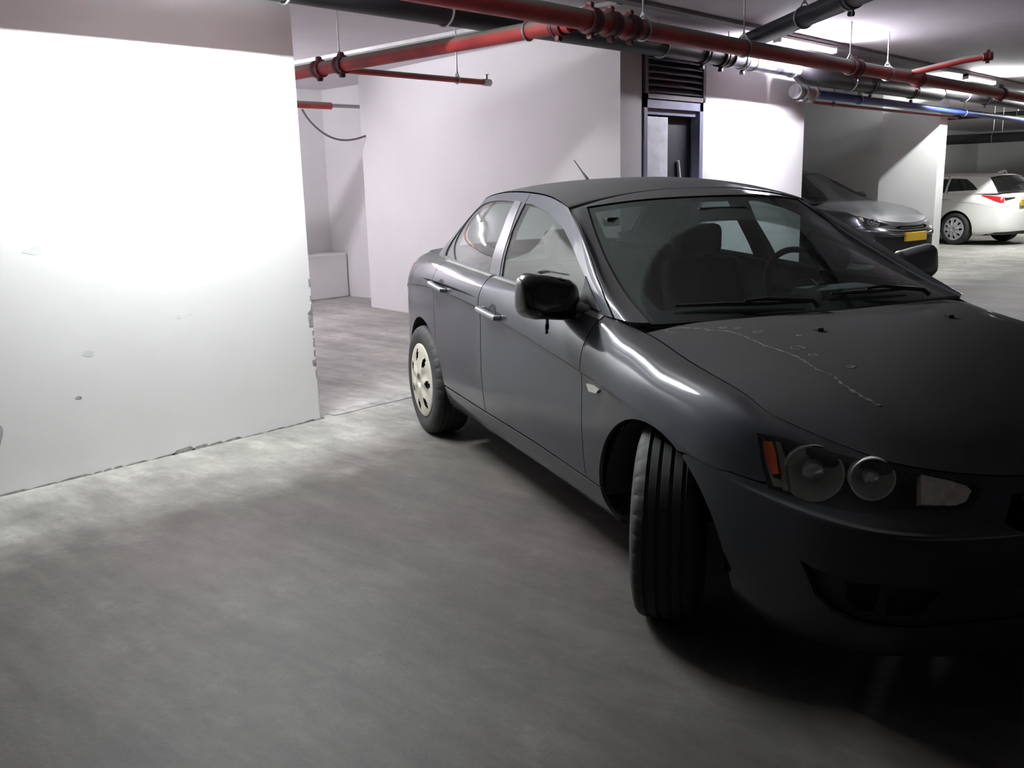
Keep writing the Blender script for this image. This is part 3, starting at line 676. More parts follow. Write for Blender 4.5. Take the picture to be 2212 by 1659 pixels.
for k in range(9):
    z_ = 2.205 + k * .055
    MB().add([(x0 + .045, 4.80, z_), (x1 - .02, 4.80, z_), (x1 - .02, 4.86, z_ + .045), (x0 + .045, 4.86, z_ + .045), (x0 + .045, 4.80, z_ + .006), (x1 - .02, 4.80, z_ + .006), (x1 - .02, 4.86, z_ + .051), (x0 + .045, 4.86, z_ + .051)],
             [[0, 1, 2, 3], [7, 6, 5, 4], [0, 4, 5, 1], [1, 5, 6, 2], [2, 6, 7, 3], [3, 7, 4, 0]]).build('louvre_blade', 'louvre_metal', louv)

# ------------------------------------------------------------------ pipes
mat('pipe_red', (.42, .022, .022), .45, var=.25, scale=3); mat('pipe_red_dark', (.09, .010, .014), .5, var=.25)
mat('pipe_black', (.020, .019, .024), .55, var=.3, scale=5); mat('pipe_blue', (.03, .06, .26), .5, var=.2); mat('pipe_grey', (.30, .29, .30), .5, .3, var=.3, scale=8)
mat('zinc', (.42, .42, .42), .4, .7); mat('tray_grey', (.20, .195, .21), .7); mat('cable_grey', (.14, .13, .14), .7); mat('duct_beige', (.36, .36, .30), .8)
# dust on top of the pipes
def dusty(name, base, c, dust=(.30, .27, .25)):
    m, N, Lk, B = newmat(name); g = N.new('ShaderNodeNewGeometry'); sp = N.new('ShaderNodeSeparateXYZ'); Lk.new(g.outputs['Normal'], sp.inputs[0])
    mr = N.new('ShaderNodeMapRange'); mr.inputs[1].default_value = .0; mr.inputs[2].default_value = .55; Lk.new(sp.outputs[2], mr.inputs[0])
    nn = noise_mix(N, Lk, tuple(x * .7 for x in c), tuple(min(1, x * 1.3) for x in c), 3.)
    mx = N.new('ShaderNodeMix'); mx.data_type = 'RGBA'; Lk.new(mr.outputs[0], mx.inputs['Factor']); Lk.new(nn, mx.inputs['A']); mx.inputs['B'].default_value = (*dust, 1); Lk.new(mx.outputs['Result'], B.inputs['Base Color']); B.inputs['Roughness'].default_value = .5
dusty('pipe_red', 0, (.38, .035, .035), (.22, .19, .18)); dusty('pipe_black', 0, (.010, .0095, .013), (.017, .016, .019))
def pipe(name, pts, r, m, lab, cat='pipe', coup=(), hang=(), seg=20, cm='pipe_red_dark', cr=1.32, flange=False):
    o = MB().tube(pts, r, seg).build(name, m, smooth=True); tag(o, lab, cat); r = max(r) if isinstance(r, list) else r
    P = [Vector(p) for p in pts]; tot = [0]
    for i in range(len(P) - 1): tot.append(tot[-1] + (P[i + 1] - P[i]).length)
    def at(d):
        for i in range(len(P) - 1):
            if d <= tot[i + 1] or i == len(P) - 2: t = (d - tot[i]) / (tot[i + 1] - tot[i]); return P[i].lerp(P[i + 1], t), (P[i + 1] - P[i]).normalized()
    for d in coup:
        p, t = at(d); q = MB().tube([p - t * .045, p - t * .04, p - t * .012, p - t * .010, p + t * .010, p + t * .012, p + t * .04, p + t * .045], [r * 1.12, r * cr, r * cr, r * (cr - .08), r * (cr - .08), r * cr, r * cr, r * 1.12], seg)
        s_ = t.cross(Vector((0, 0, 1))).normalized()
        for sg in (-1, 1): q.tube([p + Vector((0, 0, sg * r * 1.45)) - s_ * .02, p + Vector((0, 0, sg * r * 1.45)) + s_ * .02], .016, 8); q.box(tuple(p + Vector((-.014, -.014, sg * r * 1.4 - .02))), tuple(p + Vector((.014, .014, sg * r * 1.4 + .02))))
        q.build('pipe_coupling', cm, o, smooth=True)
    for d in hang:
        p, t = at(d); q = MB().tube([p + Vector((0, 0, r + .02)), Vector((p.x, p.y, CE))], .006, 8)
        s_ = t.cross(Vector((0, 0, 1))).normalized(); ring = [p + s_ * math.cos(a) * (r + .006) + Vector((0, 0, math.sin(a) * (r + .006))) for a in np.linspace(0, 2 * math.pi, 25)]
        q.tube(ring, .007, 6, caps=False); q.tube([p + s_ * (r + .004), p + Vector((0, 0, r + .05))], .006, 6); q.tube([p - s_ * (r + .004), p + Vector((0, 0, r + .05))], .006, 6); q.build('pipe_hanger', 'zinc', o, smooth=True)
    return o
Y1, Z1, XB = 3.549, 2.374, 4.45
mainp = pipe('sprinkler_main', [(-8.9, Y1, Z1), (33.7, Y1, Z1)], .059, 'pipe_red', 'long red sprinkler main running under the ceiling across the whole view', coup=(13.46, 13.66, 13.86, 17.28, 18.8, 21.6, 24.2, 28, 32), hang=(4, 11, 14.0, 15.28, 17.15, 18.0, 25, 31, 36))
pipe('sprinkler_branch', [(XB, Y1 + .062, Z1 - .018), (XB, 7.6, 2.342)], .050, 'pipe_red', 'red sprinkler branch crossing from the main pipe to the recess behind the left wall', coup=(.09, 2.20, 2.48), hang=(.33, 2.22, 3.6))
dl = pipe('sprinkler_drop_line', [(XB + .064, 5.828, 2.316), (5.97, 5.828, 2.316)], .0235, 'pipe_red', 'thin red sprinkler pipe leading to the wall under the branch', coup=(), hang=(1.15,))
q = MB().tube([(5.97, 5.828, 2.316), (6.06, 5.828, 2.316)], .030, 14); q.tube([(6.02, 5.828, 2.32), (6.02, 5.828, 2.38)], .011, 8); q.tube([(6.02, 5.828, 2.38), (6.02, 5.828, 2.384)], .022, 12); q.build('sprinkler_nozzle', 'zinc', dl, smooth=True)
pipe('recess_pipe', [(3.26, 9.2, 2.405), (6.85, 9.2, 2.405)], .040, 'pipe_red', 'short red pipe at the back of the recess over the grey cable', coup=(), hang=(1.,))
o = MB().tube([(6.85, 9.2, 2.41), (7.55, 9.2, 2.415)], .022, 10).tube([(7.5, 9.2, 2.36), (7.5, 9.2, 2.50)], .02, 10).build('pipe_end_fitting', 'zinc', smooth=True); tag(o, 'grey fitting on the end of the red recess pipe', 'pipe fitting')
cb = [(6.44 + t * 1.02, 9.2 - .35 * t, 2.352 - .30 * math.sin(math.pi * t ** .8) * (1 - .2 * t) - .16 * t) for t in np.linspace(0, 1, 24)]
tag(MB().tube(cb, .012, 8).build('hanging_cable', 'cable_grey', smooth=True), 'grey cable sagging in a loop below the short red recess pipe', 'cable')
Y2 = 4.52
pipe('drain_pipe', [(-8.9, Y2, 2.53), (7.85, Y2, 2.53)], .085, 'pipe_black', 'thick black drain pipe running behind the red main above the door', coup=(16.3, 16.62), hang=(5, 12.0, 13.2, 15.65, 16.75), cm='pipe_black', cr=1.18)
mat('wrapped', (.24, .24, .30), .5, .4, var=.8, scale=7)
pipe('wrapped_pipe', [(7.86, Y2, 2.52), (9.20, Y2, 2.51)], .075, 'wrapped', 'silver grey blotched drain section right of the louvre', coup=(.25,), hang=(.42, 1.25), cm='zinc', cr=1.15)
pipe('drain_tank_pipe', [(9.22, Y2, 2.50), (9.34, Y2, 2.475), (9.6, Y2, 2.465), (13.4, Y2, 2.48)], [.07, .088, .092, .092], 'pipe_black', 'fat black drain section beyond the blotched grey one', coup=(1.9, 3.2), hang=(1.3,), cm='pipe_black', cr=1.12)
pipe('lane_drain_pipe', [(13.45, Y2, 2.52), (33.7, Y2, 2.52)], .082, 'pipe_black', 'dark drain pipe continuing down the lane above the pier', coup=(2, 6), hang=(1, 4, 9), cm='pipe_black', cr=1.15)
pipe('cross_drain', [(7.62, 4.22, 2.60), (6.41, 2.81, 2.60), (3.6, -.46, 2.60), (.6, -3.96, 2.60)], .072, 'pipe_black', 'black drain pipe crossing the ceiling diagonally at the top right', coup=(1.95,), hang=(1.2, 3.2), cm='pipe_black', cr=1.14)
pipe('water_pipe', [(9.97, 4.67, 2.325), (33.7, 4.67, 2.27)], .046, 'pipe_blue', 'blue water pipe running right from the wall end', coup=(), hang=(1.2, 5, 9), seg=16)
pipe('thin_red_pipe', [(10.1, 4.73, 2.245), (14.9, 4.73, 2.24)], .018, 'pipe_red', 'thin red pipe just under the blue water pipe', hang=(.5,), seg=12)
v = MB().tube([(9.50, 4.67, 2.33), (9.965, 4.67, 2.326)], .052, 16)
for x in (9.53, 9.70, 9.93): v.tube([(x - .02, 4.67, 2.33), (x + .02, 4.67, 2.33)], .078, 16)
for x in (9.62, 9.82): v.tube([(x, 4.67, 2.33), (x, 4.67, 2.235)], .022, 10); v.tube([(x, 4.67, 2.245), (x, 4.67, 2.23)], .04, 12)
v.tube([(9.6, 4.67, 2.36), (9.6, 4.67, CE)], .006, 8)
tag(v.build('pipe_valve', 'pipe_grey', smooth=True), 'grey flanged valve at the left end of the blue water pipe', 'valve')
pipe('riser_branch', [(9.54, 3.48, 2.40), (9.69, 3.05, 2.485), (9.77, 2.86, 2.505)], .030, 'pipe_red', 'short red branch pipe pointing up right from the main', coup=(.66,), seg=14, cm='pipe_red_dark')
pipe('far_black_pipe', [(21.0, 9.95, 2.13), (21.0, -7.9, 2.10)], .10, 'pipe_black', 'black pipe crossing above the white estate car', hang=(4, 8), cm='pipe_black')
pipe('far_red_pipe', [(21.6, 9.95, 2.20), (21.6, -7.9, 2.18)], .050, 'pipe_red', 'red pipe above the far black pipe', hang=(4, 8))
pipe('far_drain_pipe', [(22.6, 9.95, 2.665), (22.6, -7.9, 2.66)], .05, 'pipe_black', 'dark drain under the ceiling behind the far red pipe', hang=(4, 8))
# cable trays the lamps hang on
YL = 4.22
tr = MB().box((-8.9, YL - .05, CE - .03), (33.7, YL + .05, CE - .001))
tag(tr.build('cable_tray', 'tray_grey'), 'grey cable tray along the ceiling that carries the lamps', 'cable tray')
tr = MB().box((5.84, 4.3, CE - .03), (5.92, 10.55, CE)); tag(tr.build('cable_tray', 'paper_white'), 'pale cable tray on the ceiling parallel to the red branch pipe', 'cable tray')

# ------------------------------------------------------------------ lamps
def lampmat(name, col, st):
    m, N, Lk, B = newmat(name); B.inputs['Base Color'].default_value = (.8, .8, .8, 1); B.inputs['Emission Color'].default_value = (*col, 1); B.inputs['Emission Strength'].default_value = st
lampmat('glow_neutral', (.95, .985, 1.0), 380); lampmat('glow_violet', (.93, .90, 1.0), 260); lampmat('glow_pink', (.96, .90, 1.0), 205); lampmat('glow_green', (.98, 1., .99), 250); lampmat('glow_far', (.98, 1., .98), 420)
mat('lamp_body', (.70, .70, .68), .5)
def lamp(x, y, m, lab, ln=1.22, z=CE - .035, along_y=False):
    r = empty('ceiling_lamp', (x, y, z), math.pi / 2 if along_y else 0); tag(r, lab, 'lamp', 'fluorescent lamps under the ceiling')
    MB().box((-ln / 2, -.035, -.028), (ln / 2, .035, 0), .004).build('lamp_base', 'lamp_body', r)
    MB().box((-ln / 2, -.04, -.065), (-ln / 2 + .025, .04, -.0), .004).build('end_cap', 'lamp_body', r); MB().box((ln / 2 - .025, -.04, -.065), (ln / 2, .04, 0), .004).build('end_cap', 'lamp_body', r)
    MB().tube([(-ln / 2 + .02, 0, -.050), (ln / 2 - .02, 0, -.050)], .018, 10).build('tube', m, r, smooth=True)
lamp(2.50, YL, 'glow_neutral', 'ceiling tube lamp lighting the left wall, above the frame')
lamp(8.80, YL, 'glow_violet', 'bright tube lamp on the ceiling behind the red main, nearest one in view')
lamp(14.1, YL, 'glow_green', 'glowing tube lamp near the right edge behind the pipes')
lamp(18.7, YL, 'glow_far', 'far tube lamp behind the pipe bundle')
lamp(24.5, YL, 'glow_far', 'farthest tube lamp down the lane')
lamp(4.85, 9.0, 'glow_pink', 'tube lamp hidden in the recess behind the left wall')
# ------------------------------------------------------------------ rays into the car frame
CAR_LOC, CAR_ROT = (3.179, 1.277, 0), math.radians(-115.552)
L0, G0 = lower(), green()
BASE = dict(L=L0, G=G0, crown=([-2.33, -2.0, -1.6, -1.25, -.965], [1.425, 1.455, 1.462, 1.44, 1.370]), HC=HC0, archF=ARCH_F, archR=ARCH_R, detail=True,
    headlight=HEADLIGHT, grille=GRILLE, intake=INTAKE, gapF=8.98, gapB=7.13, gapR=5.80, gB=6.95, gR=(4.62, 4.15), gs=(3, 11), glF=GL_F, glR=GL_R, glQ=GL_Q,
    o=1, og=1, orf=1, oh=1, od=1, paint='paint_grey', low='paint_grey', glass='car_glass', wglass='windshield_glass', slat_rows=[4.3, 5.2, 6.1, 6.9],
    wr=.322, ww=.205, rim=.212, nh=7, cover='cover_cream',
    wheels=[(-2.635, -.765, 0, 0, True), (-2.635, .765, 0, 0, False), (0, -.765, 0, math.radians(-36), True), (0, .765, 0, math.radians(-33), False)],
    taillight=[('tail_light', [(1.2, 5.3), (2.4, 5.3), (3.55, 5.4), (3.6, 6.6), (2.6, 6.9), (1.2, 6.7)], 'red_lens', .004)],
    lampbits=[('turn_signal', [(12.98, 6.5), (13.13, 6.64), (13.17, 6.31), (13.18, 5.7), (13.08, 5.6), (13.01, 6.0)], 'amber_lens', -.008, .02),
              ('chrome_divider', [(13.17, 6.72), (13.24, 6.80), (13.29, 6.3), (13.27, 5.32), (13.20, 5.28), (13.21, 5.9)], 'chrome', -.012, .02),
              ('chrome_divider', [(12.96, 6.62), (12.98, 6.64), (13.01, 6.0), (13.08, 5.5), (13.19, 5.55), (13.2, 5.35), (13.05, 5.25), (12.97, 5.8)], 'chrome', -.014, .02),
              ('parking_light', [(15.26, 7.72), (15.59, 7.6), (15.80, 7.36), (15.87, 7.1), (15.8, 6.62), (15.69, 6.46), (15.27, 6.36)], 'clear_lens', -.006, .03)],
    bowls=[(13.62, 6.28, .074, 38), (14.55, 6.95, .054, 30)])

# the signs of the surface normals: every skin must face outward
def outsign(S, a, b, ref): n = S.nrm(a, b)[0]; P = S(a, b)[0]; return 1 if n @ (P - np.array(ref)) > 0 else -1
def signs(P):
    P['o'] = outsign(P['L'], 7.5, 3.5, (-1.5, 0, .5)); P['og'] = outsign(P['G'], 7.5, 2., (-1.5, 0, 1.))
    P['orf'] = outsign(roof(P['G'], P['crown']), 7.5, 3., (-1.5, 0, 0)); P['oh'] = outsign(hood(P['L'], HC=P['HC']), 5., 4., (.3, 0, 0)); P['od'] = P['oh']
    return P
sed = signs(dict(BASE, loc=CAR_LOC, rot=CAR_ROT))
def dsign(): return 1
car = build_car('sedan_car', 'sedan', sed)
root = car['root']
tag(root, 'dusty dark grey four-door sedan with a black-taped mirror and front wheels turned', 'car')
Ri = np.array([1, -1, 1])
def lp(s_, r_, off=0., S=L0, o=None):
    p = S(s_, r_)[0] + S.nrm(s_, r_, sed['o'] if o is None else o)[0] * off; return Vector((p[0], -p[1], p[2]))
def sxz(x, z, off=0.): a = L0.inv(XZ, np.array([x, z]), 4, 13); return lp(a[0], a[1], off)
# door handles
for k, (d, x0, z0) in enumerate(((car['fd'], -1.385, .868), (car['rd'], -2.185, .915))):
    for sd in (0, 1):
        b = MB(); p0, p1 = sxz(x0 - .115, z0 + .006, .024), sxz(x0 + .105, z0 - .008, .024)
        b.tube([sxz(x0 - .12, z0 + .006, .0), p0 + Vector((-.005, 0, 0)), p0.lerp(p1, .12), p0.lerp(p1, .5), p0.lerp(p1, .9), p1, sxz(x0 + .112, z0 - .008, .0)], [.014, .015, .0155, .0145, .0145, .014, .012], 12)
        c = MB(); q = [sxz(x0 + .045 * math.cos(a) + .01, z0 + .03 * math.sin(a) + .012, .0015) for a in np.linspace(0, 2 * math.pi, 21)[:-1]]
        c.add([tuple(v) for v in q], [list(range(20))])
        if sd: b.flip_y(); c.flip_y()
        h = b.build('door_handle', 'handle_grey', d[sd], smooth=True); c.build('handle_recess', 'black_matte', d[sd])
# belt moulding
for sd in (0, 1):
    for d, a0, a1 in ((car['fd'], 7.16, 9.0), (car['rd'], 5.78, 7.10)):
        q = panel(MB(), L0, [(a0, 7.5), (a1, 7.5), (a1, 7.97), (a0, 7.97)], off=.004, thick=.01, out=sed['o'])
        if sd: q.flip_y()
        q.build('window_moulding', 'dust_trim', d[sd])
# black B pillar trim and mirror sail
for sd in (0, 1):
    pl = xz(G0, [(-1.515, 1.022), (-1.645, 1.028), (-1.70, 1.362), (-1.615, 1.357)], 3, 11)
    q = panel(MB(), G0, pl, off=.0025, thick=.004, out=sed['og']);
    if sd: q.flip_y()
    q.build('pillar_trim', 'lamp_dark', car['fd'][sd])
    pl = xz(G0, [(-.50, .985), (-.60, .99), (-.745, 1.00), (-.735, 1.105), (-.66, 1.072), (-.56, 1.02)][:0] + [(-.47, .975), (-.665, .985), (-.675, 1.085), (-.60, 1.045), (-.53, 1.005)], 3, 11)
    q = panel(MB(), G0, pl, off=.004, thick=.008, out=sed['og'])
    if sd: q.flip_y()
    q.build('mirror_sail', 'interior_grey', car['fd'][sd])
# side mirrors
def mirror(sd):
    bm = bmesh.new(); bmesh.ops.create_cube(bm, size=1); bmesh.ops.subdivide_edges(bm, edges=bm.edges[:], cuts=3, use_grid_fill=True)
    for v in bm.verts:
        x, y, z = v.co * 2; e = 4.; n_ = (abs(x)**e + abs(y)**e + abs(z)**e) ** (1 / e) / max(abs(x), abs(y), abs(z)); x, y, z = x / n_, y / n_, z / n_
        X = .075 * x * (1 - .25 * z) * (1 if x > 0 else .55); Y = .130 * y; Z = .083 * z * (1 - .20 * y * .9) if z > 0 else .083 * z * (1 + .04 * y)
        v.co = Vector((X, Y, Z + .012 * (-y)))
    bmesh.ops.subdivide_edges(bm, edges=bm.edges[:], cuts=1, use_grid_fill=True, smooth=.6)
    if not sd:
        for v in bm.verts: v.co += Vector((math.sin(v.co.y * 60 + v.co.z * 30) * .0012, 0, math.sin(v.co.y * 50 + v.co.x * 60) * .001))
    bmesh.ops.rotate(bm, cent=(0, 0, 0), matrix=Matrix.Rotation(math.radians(12), 3, 'Z'), verts=bm.verts)
    m = MB().bm(bm); m.v = [(x - .655, y - .925, z + 1.018) for x, y, z in m.v]
    if sd: m.v = [((x + .655) * .85 - .685, (y + .925) * .80 - .895, (z - 1.018) * .86 + 1.045) for x, y, z in m.v]
    m.tube([(-.64, -.82, .965), (-.60, -.79, .958), (-.575, -.765, .955)], [.042, .034, .036], 12)
    if sd: m.flip_y()
    o = m.build('side_mirror', 'mirror_cap' if sd else 'black_tape', root, smooth=True, angle=60)
    g = MB().box((-.715, -1.02, .955), (-.705, -.83, 1.085), .004)
    if sd: g.flip_y()
    g.build('mirror_glass', 'chrome', o)
    return o
mr = mirror(0); mr['label'] = 'right side mirror wrapped in shiny black tape'; mirror(1)
t = MB(); pts = [(-.60, -.945, .95), (-.598, -.947, .925), (-.600, -.948, .905), (-.597, -.951, .888)]
for k, p in enumerate(pts[:-1]):
    a, b = Vector(p), Vector(pts[k + 1]); w = .006 + .002 * (k % 2); t.add([a + Vector((0, -w, 0)), a + Vector((0, w, 0)), b + Vector((0, w, 0)), b + Vector((0, -w, 0)), a + Vector((.003, -w, 0)), a + Vector((.003, w, 0)), b + Vector((.003, w, 0)), b + Vector((.003, -w, 0))], [[0, 1, 2, 3], [7, 6, 5, 4], [0, 3, 7, 4], [1, 5, 6, 2]])
t.build('hanging_tape', 'black_tape', mr)
t = MB(); t.add([(-.63 + .006 * math.sin(k * 2.), -.955 + .014 * k, 1.104 + .008 * math.sin(k * .45 + .6) + (.004 if j else 0)) if j < 1 else (-.665, -.955 + .014 * k, 1.110 + .008 * math.sin(k * .45 + .6)) for j in (0, 1) for k in range(10)], [[k, k + 1, 11 + k, 10 + k] for k in range(9)])
t.build('tape_flap', 'black_tape', mr)
# side repeater, antenna, washer nozzles, wipers, plates
for sd in (0, 1):
    q = panel(MB(), L0, [(9.12, 3.97), (9.31, 4.07), (9.52, 4.06), (9.44, 3.9), (9.18, 3.82)], off=.008, thick=.012, out=sed['o'], sub=.05)
    if sd: q.flip_y()
    q.build('side_repeater', 'marker_white', root)
MB().tube([(-2.16, 0, 1.44), (-2.17, 0, 1.462), (-2.23, 0, 1.50), (-2.33, 0, 1.565)], [.016, .009, .004, .003], 8).build('antenna', 'black_plastic', root, smooth=True)
for y in (-1, 1):
    p = car['Hd'](2.75, 2.75)[0]; MB().box((p[0] - .016, p[1] * y - .012, p[2] - .004), (p[0] + .012, p[1] * y + .012, p[2] + .010), .004).build('washer_nozzle', 'black_matte', car['hood'])
def gp(s_, r_, off, y=-1): p = G0(s_, r_)[0] + G0.nrm(s_, r_, sed['og'])[0] * off; return Vector((p[0], p[1] * y, p[2]))
for nm, a, b, yy in (('w', [(12.72, .20), (12.3, .24), (11.95, .30), (11.45, .40)], (12.75, .03), -1), ('w', [(11.9, .30), (12.35, .33), (12.7, .36), (12.95, .38)], (11.8, .04), 1)):
    m = MB(); blade = [gp(s_, r_, .012, yy) for s_, r_ in a]
    m.tube(blade, [.004, .008, .008, .004], 6)
    m.tube([gp(b[0], b[1], .012, yy), gp(a[0][0] - (.06 if yy > 0 else 0), .12, .030, yy), blade[1] + Vector((.01, 0, .018)), (blade[1] + blade[2]) / 2 + Vector((0, 0, .010))], [.016, .009, .007, .005], 8)
    m.build('wiper', 'black_trim', root, smooth=True)
MB().box((.985, -.26, .40), (.993, .26, .51), .002).build('license_plate', 'plate_yellow', car['bumper'])
# dried water marks on the hood
Hd = car['Hd']
def mark(pts, w, name='dried_water_mark'):
    m = MB(); vs = []; n = 0; f = []
    P = []
    for i in range(len(pts) - 1):
        for t in np.linspace(0, 1, 9)[:-1]: P.append(((1 - t) * pts[i][0] + t * pts[i + 1][0] + random.uniform(-.035, .035), (1 - t) * pts[i][1] + t * pts[i + 1][1] + random.uniform(-.03, .03)))
    for i, (v_, u_) in enumerate(P):
        ww = w * random.uniform(.35, 1.3) * (0.15 if random.random() < .12 else 1)
        for sgn in (-1, 1):
            p = Hd(v_ + sgn * ww * 2.2, u_ + sgn * ww * 3)[0] + Hd.nrm(v_, u_, sed['oh'])[0] * .0009; vs.append((p[0], -p[1], p[2]))
    m.add(vs, [[2 * i, 2 * i + 1, 2 * i + 3, 2 * i + 2] for i in range(len(P) - 1)])
    m.build(name, 'water_mark', car['hood'])
mark([(.93, 7.15), (.55, 7.3), (.30, 7.25), (.28, 6.95), (.50, 6.6), (.80, 6.35), (1.1, 6.1), (1.41, 5.98), (1.78, 5.5), (2.57, 5.25), (3.2, 5.2), (3.88, 5.11), (4.69, 4.77), (5.34, 4.69), (6.09, 4.71), (6.63, 4.5)], .013)
mark([(6.63, 4.5), (7.0, 4.55), (7.56, 4.51), (8.04, 4.39), (8.52, 4.2)], .018)
for v_, u_, r_ in ((1.25, 5.4, .11), (1.55, 5.0, .09), (2.3, 4.6, .13), (4.3, 4.3, .17), (5.0, 4.2, .10), (6.0, 3.7, .08), (3.1, 3.6, .06)):
    mark([(v_ + r_ * math.cos(a), u_ + r_ * 1.3 * math.sin(a)) for a in np.linspace(0, 2 * math.pi, 6)], .012)
# interior
fl = MB().box((-2.9, -.74, .26), (-.30, .74, .30)); fl.box((-2.98, -.60, .30), (-2.45, .60, .98)); fl.box((-2.55, -.70, .96), (-2.98, .70, 1.0)) ; fl.build('cabin_floor', 'black_matte', root)
d = MB().box((-.72, -.70, .55), (-.30, .70, .88), .05); d.box((-.66, -.73, .86), (-.22, .73, .935), .03)
db = d.build('dashboard', 'dash_plastic', root)
MB().box((-.66, .20, .93), (-.46, .56, .985), .025).build('instrument_hood', 'dash_plastic', db)
sw = MB(); c = Vector((-.78, .37, .955)); ax = Matrix.Rotation(math.radians(-25), 3, 'Y')
ring = [c + ax @ Vector((0, .185 * math.cos(a), .185 * math.sin(a))) for a in np.linspace(0, 2 * math.pi, 37)]
sw.tube(ring, .014, 10, caps=False)
for a in (0.1, math.pi - .1, -math.pi / 2): sw.tube([c + Vector((.02, 0, 0)), c + ax @ Vector((0, .18 * math.cos(a), .18 * math.sin(a)))], [.025, .013], 8)
sw.tube([c + Vector((.01, 0, 0)), c + Vector((.18, 0, -.06))], [.055, .03], 12); sw.build('steering_wheel', 'black_plastic', root, smooth=True)
def seat(x, y, w, hz, nm='seat', rec=14):
    b = MB(); b.box((x - .02, y - w / 2, .34), (x + .50, y + w / 2, .52), .06)
    bm = bmesh.new(); bmesh.ops.create_cube(bm, size=1)
    for v in bm.verts: v.co = Vector((v.co.x * (.15 if v.co.z < 0 else .10), v.co.y * w * (1. if v.co.z < 0 else .84), v.co.z * hz + hz / 2))
    bmesh.ops.bevel(bm, geom=bm.edges[:], offset=.045, segments=4, profile=.5, affect='EDGES')
    b.bm(bm, Matrix.Translation((x, y, .46)) @ Matrix.Rotation(math.radians(-rec), 4, 'Y'))
    o = b.build(nm, 'seat_fabric', root, smooth=True)
    h = MB(); top = Vector((x - math.sin(math.radians(rec)) * (hz + .09), y, .46 + math.cos(math.radians(rec)) * (hz + .09)))
    h.box((top.x - .05, y - .135, top.z - .075), (top.x + .05, y + .135, top.z + .085), .04)
    for s_ in (-.05, .05): h.tube([(top.x + .01, y + s_, top.z - .18), (top.x, y + s_, top.z - .05)], .007, 6)
    h.build('headrest', 'seat_fabric', o); return o
seat(-1.42, -.37, .52, .60); seat(-1.46, .37, .52, .60); seat(-2.30, 0, 1.30, .56, 'rear_bench')
MB().box((-.885, -.115, 1.262), (-.865, .125, 1.322), .008).build('rear_view_mirror', 'black_plastic', car['ws'])
p = gp(11.42, 3.45, -.02); MB().box((p.x - .02, p.y - .03, p.z - .018), (p.x + .02, p.y + .03, p.z + .018), .006).build('toll_tag', 'black_matte', car['ws'])
p = gp(12.9, 3.55, -.012); MB().box((p.x - .012, p.y - .05, p.z - .004), (p.x + .012, p.y + .035, p.z + .004)).build('windshield_label', 'paper_white', car['ws'])
q = panel(MB(), G0, [(11.42, 2.6), (11.62, 2.6), (11.62, 2.95), (11.42, 2.95)], off=-.007, thick=0, out=sed['og']); q.build('blue_sticker', 'blue_sticker', car['ws'])
# chrome nose fang lights: small bright edge beside the grille is the painted surround itself

# ------------------------------------------------------------------ the other two cars
def xf(T, f): return [[tuple(f(*p)) for p in row] for row in T]
# crossover: taller, blunter, higher hood
fS = lambda x, y, z: (x * .97 if x < 0 else x * .93, y * 1.02, .05 + z * 1.05 + (.035 * min(1, max(0, (x + .3) / .8)) if z > .55 else 0))
Ls = Surf(xf(RING, fS)); Ls.mir0 = Ls.mir1 = True; Gs = Surf(xf(GREEN, fS)); Gs.mir0 = Gs.mir1 = True
tf = lambda pl: [fS(x, 0, z)[0::2] for x, z in pl]
suv = signs(dict(BASE, L=Ls, G=Gs, crown=([x * .97 for x in (-2.33, -2.0, -1.6, -1.25, -.965)], [.05 + z * 1.05 for z in (1.425, 1.455, 1.462, 1.44, 1.370)]),
    HC=[fS(x, 0, z)[0::2] for x, z in HC0], archF=(.03, .345, .40), archR=(-2.55, .355, .40), detail=False, glF=tf(GL_F), glR=tf(GL_R), glQ=tf(GL_Q),
    paint='paint_silver', low='black_plastic', glass='plain_glass', wglass='plain_glass', wr=.345, ww=.215, rim=.225, nh=8, cover='cover_dark',
    wheels=[(-2.55, -.775, 0, 0, True), (-2.55, .775, 0, 0, False), (.02, -.775, 0, 0, True), (.02, .775, 0, 0, False)],
    headlight=[(13.1, 7.3), (13.6, 7.55), (14.3, 7.6), (15.0, 7.3), (15.6, 6.9), (15.2, 6.5), (14.4, 6.2), (13.5, 6.2)], grille=[(16.0, 6.4), (16.5, 6.9), (18, 7.0), (18, 6.0), (16.5, 5.9)],
    intake=[(14.2, 3.6), (15.2, 3.7), (18, 3.7), (18, 1.2), (16.0, 1.2), (14.8, 1.9)], slat_rows=[6.3, 6.6],
    lampbits=[('turn_signal', [(13.2, 7.2), (13.5, 7.4), (13.6, 6.5), (13.35, 6.5)], 'clear_lens', -.01, .02)], bowls=[(14.1, 6.95, .045, 35), (14.6, 6.95, .04, 30)]))
suv['loc'] = (13.70, 5.64, 0); suv['rot'] = math.radians(-101)
c2 = build_car('crossover_car', 'suv', suv); tag(c2['root'], 'silver grey crossover parked nose out in the bay beyond the white wall', 'car')
MB().box((.90, -.26, .52), (.935, .26, .64), .003).build('license_plate', 'plate_yellow', c2['bumper'])
q = panel(MB(), Ls, [(15.4, 5.7), (18, 5.75), (18, 5.95), (15.5, 5.9)], off=.006, thick=.01, out=suv['o']); q.mirror(); q.build('chrome_strip', 'chrome', c2['bumper'])
for sd in (-1, 1):
    q = MB().box((-.69, .80 * 1, 1.03), (-.55, 1.04, 1.19), .045)
    if sd < 0: q.flip_y()
    q.build('side_mirror', 'paint_silver', c2['root'], smooth=True)
MB().box((.80, -.62, .21), (.90, .62, .27), .02).build('skid_plate', 'chrome', c2['bumper'])
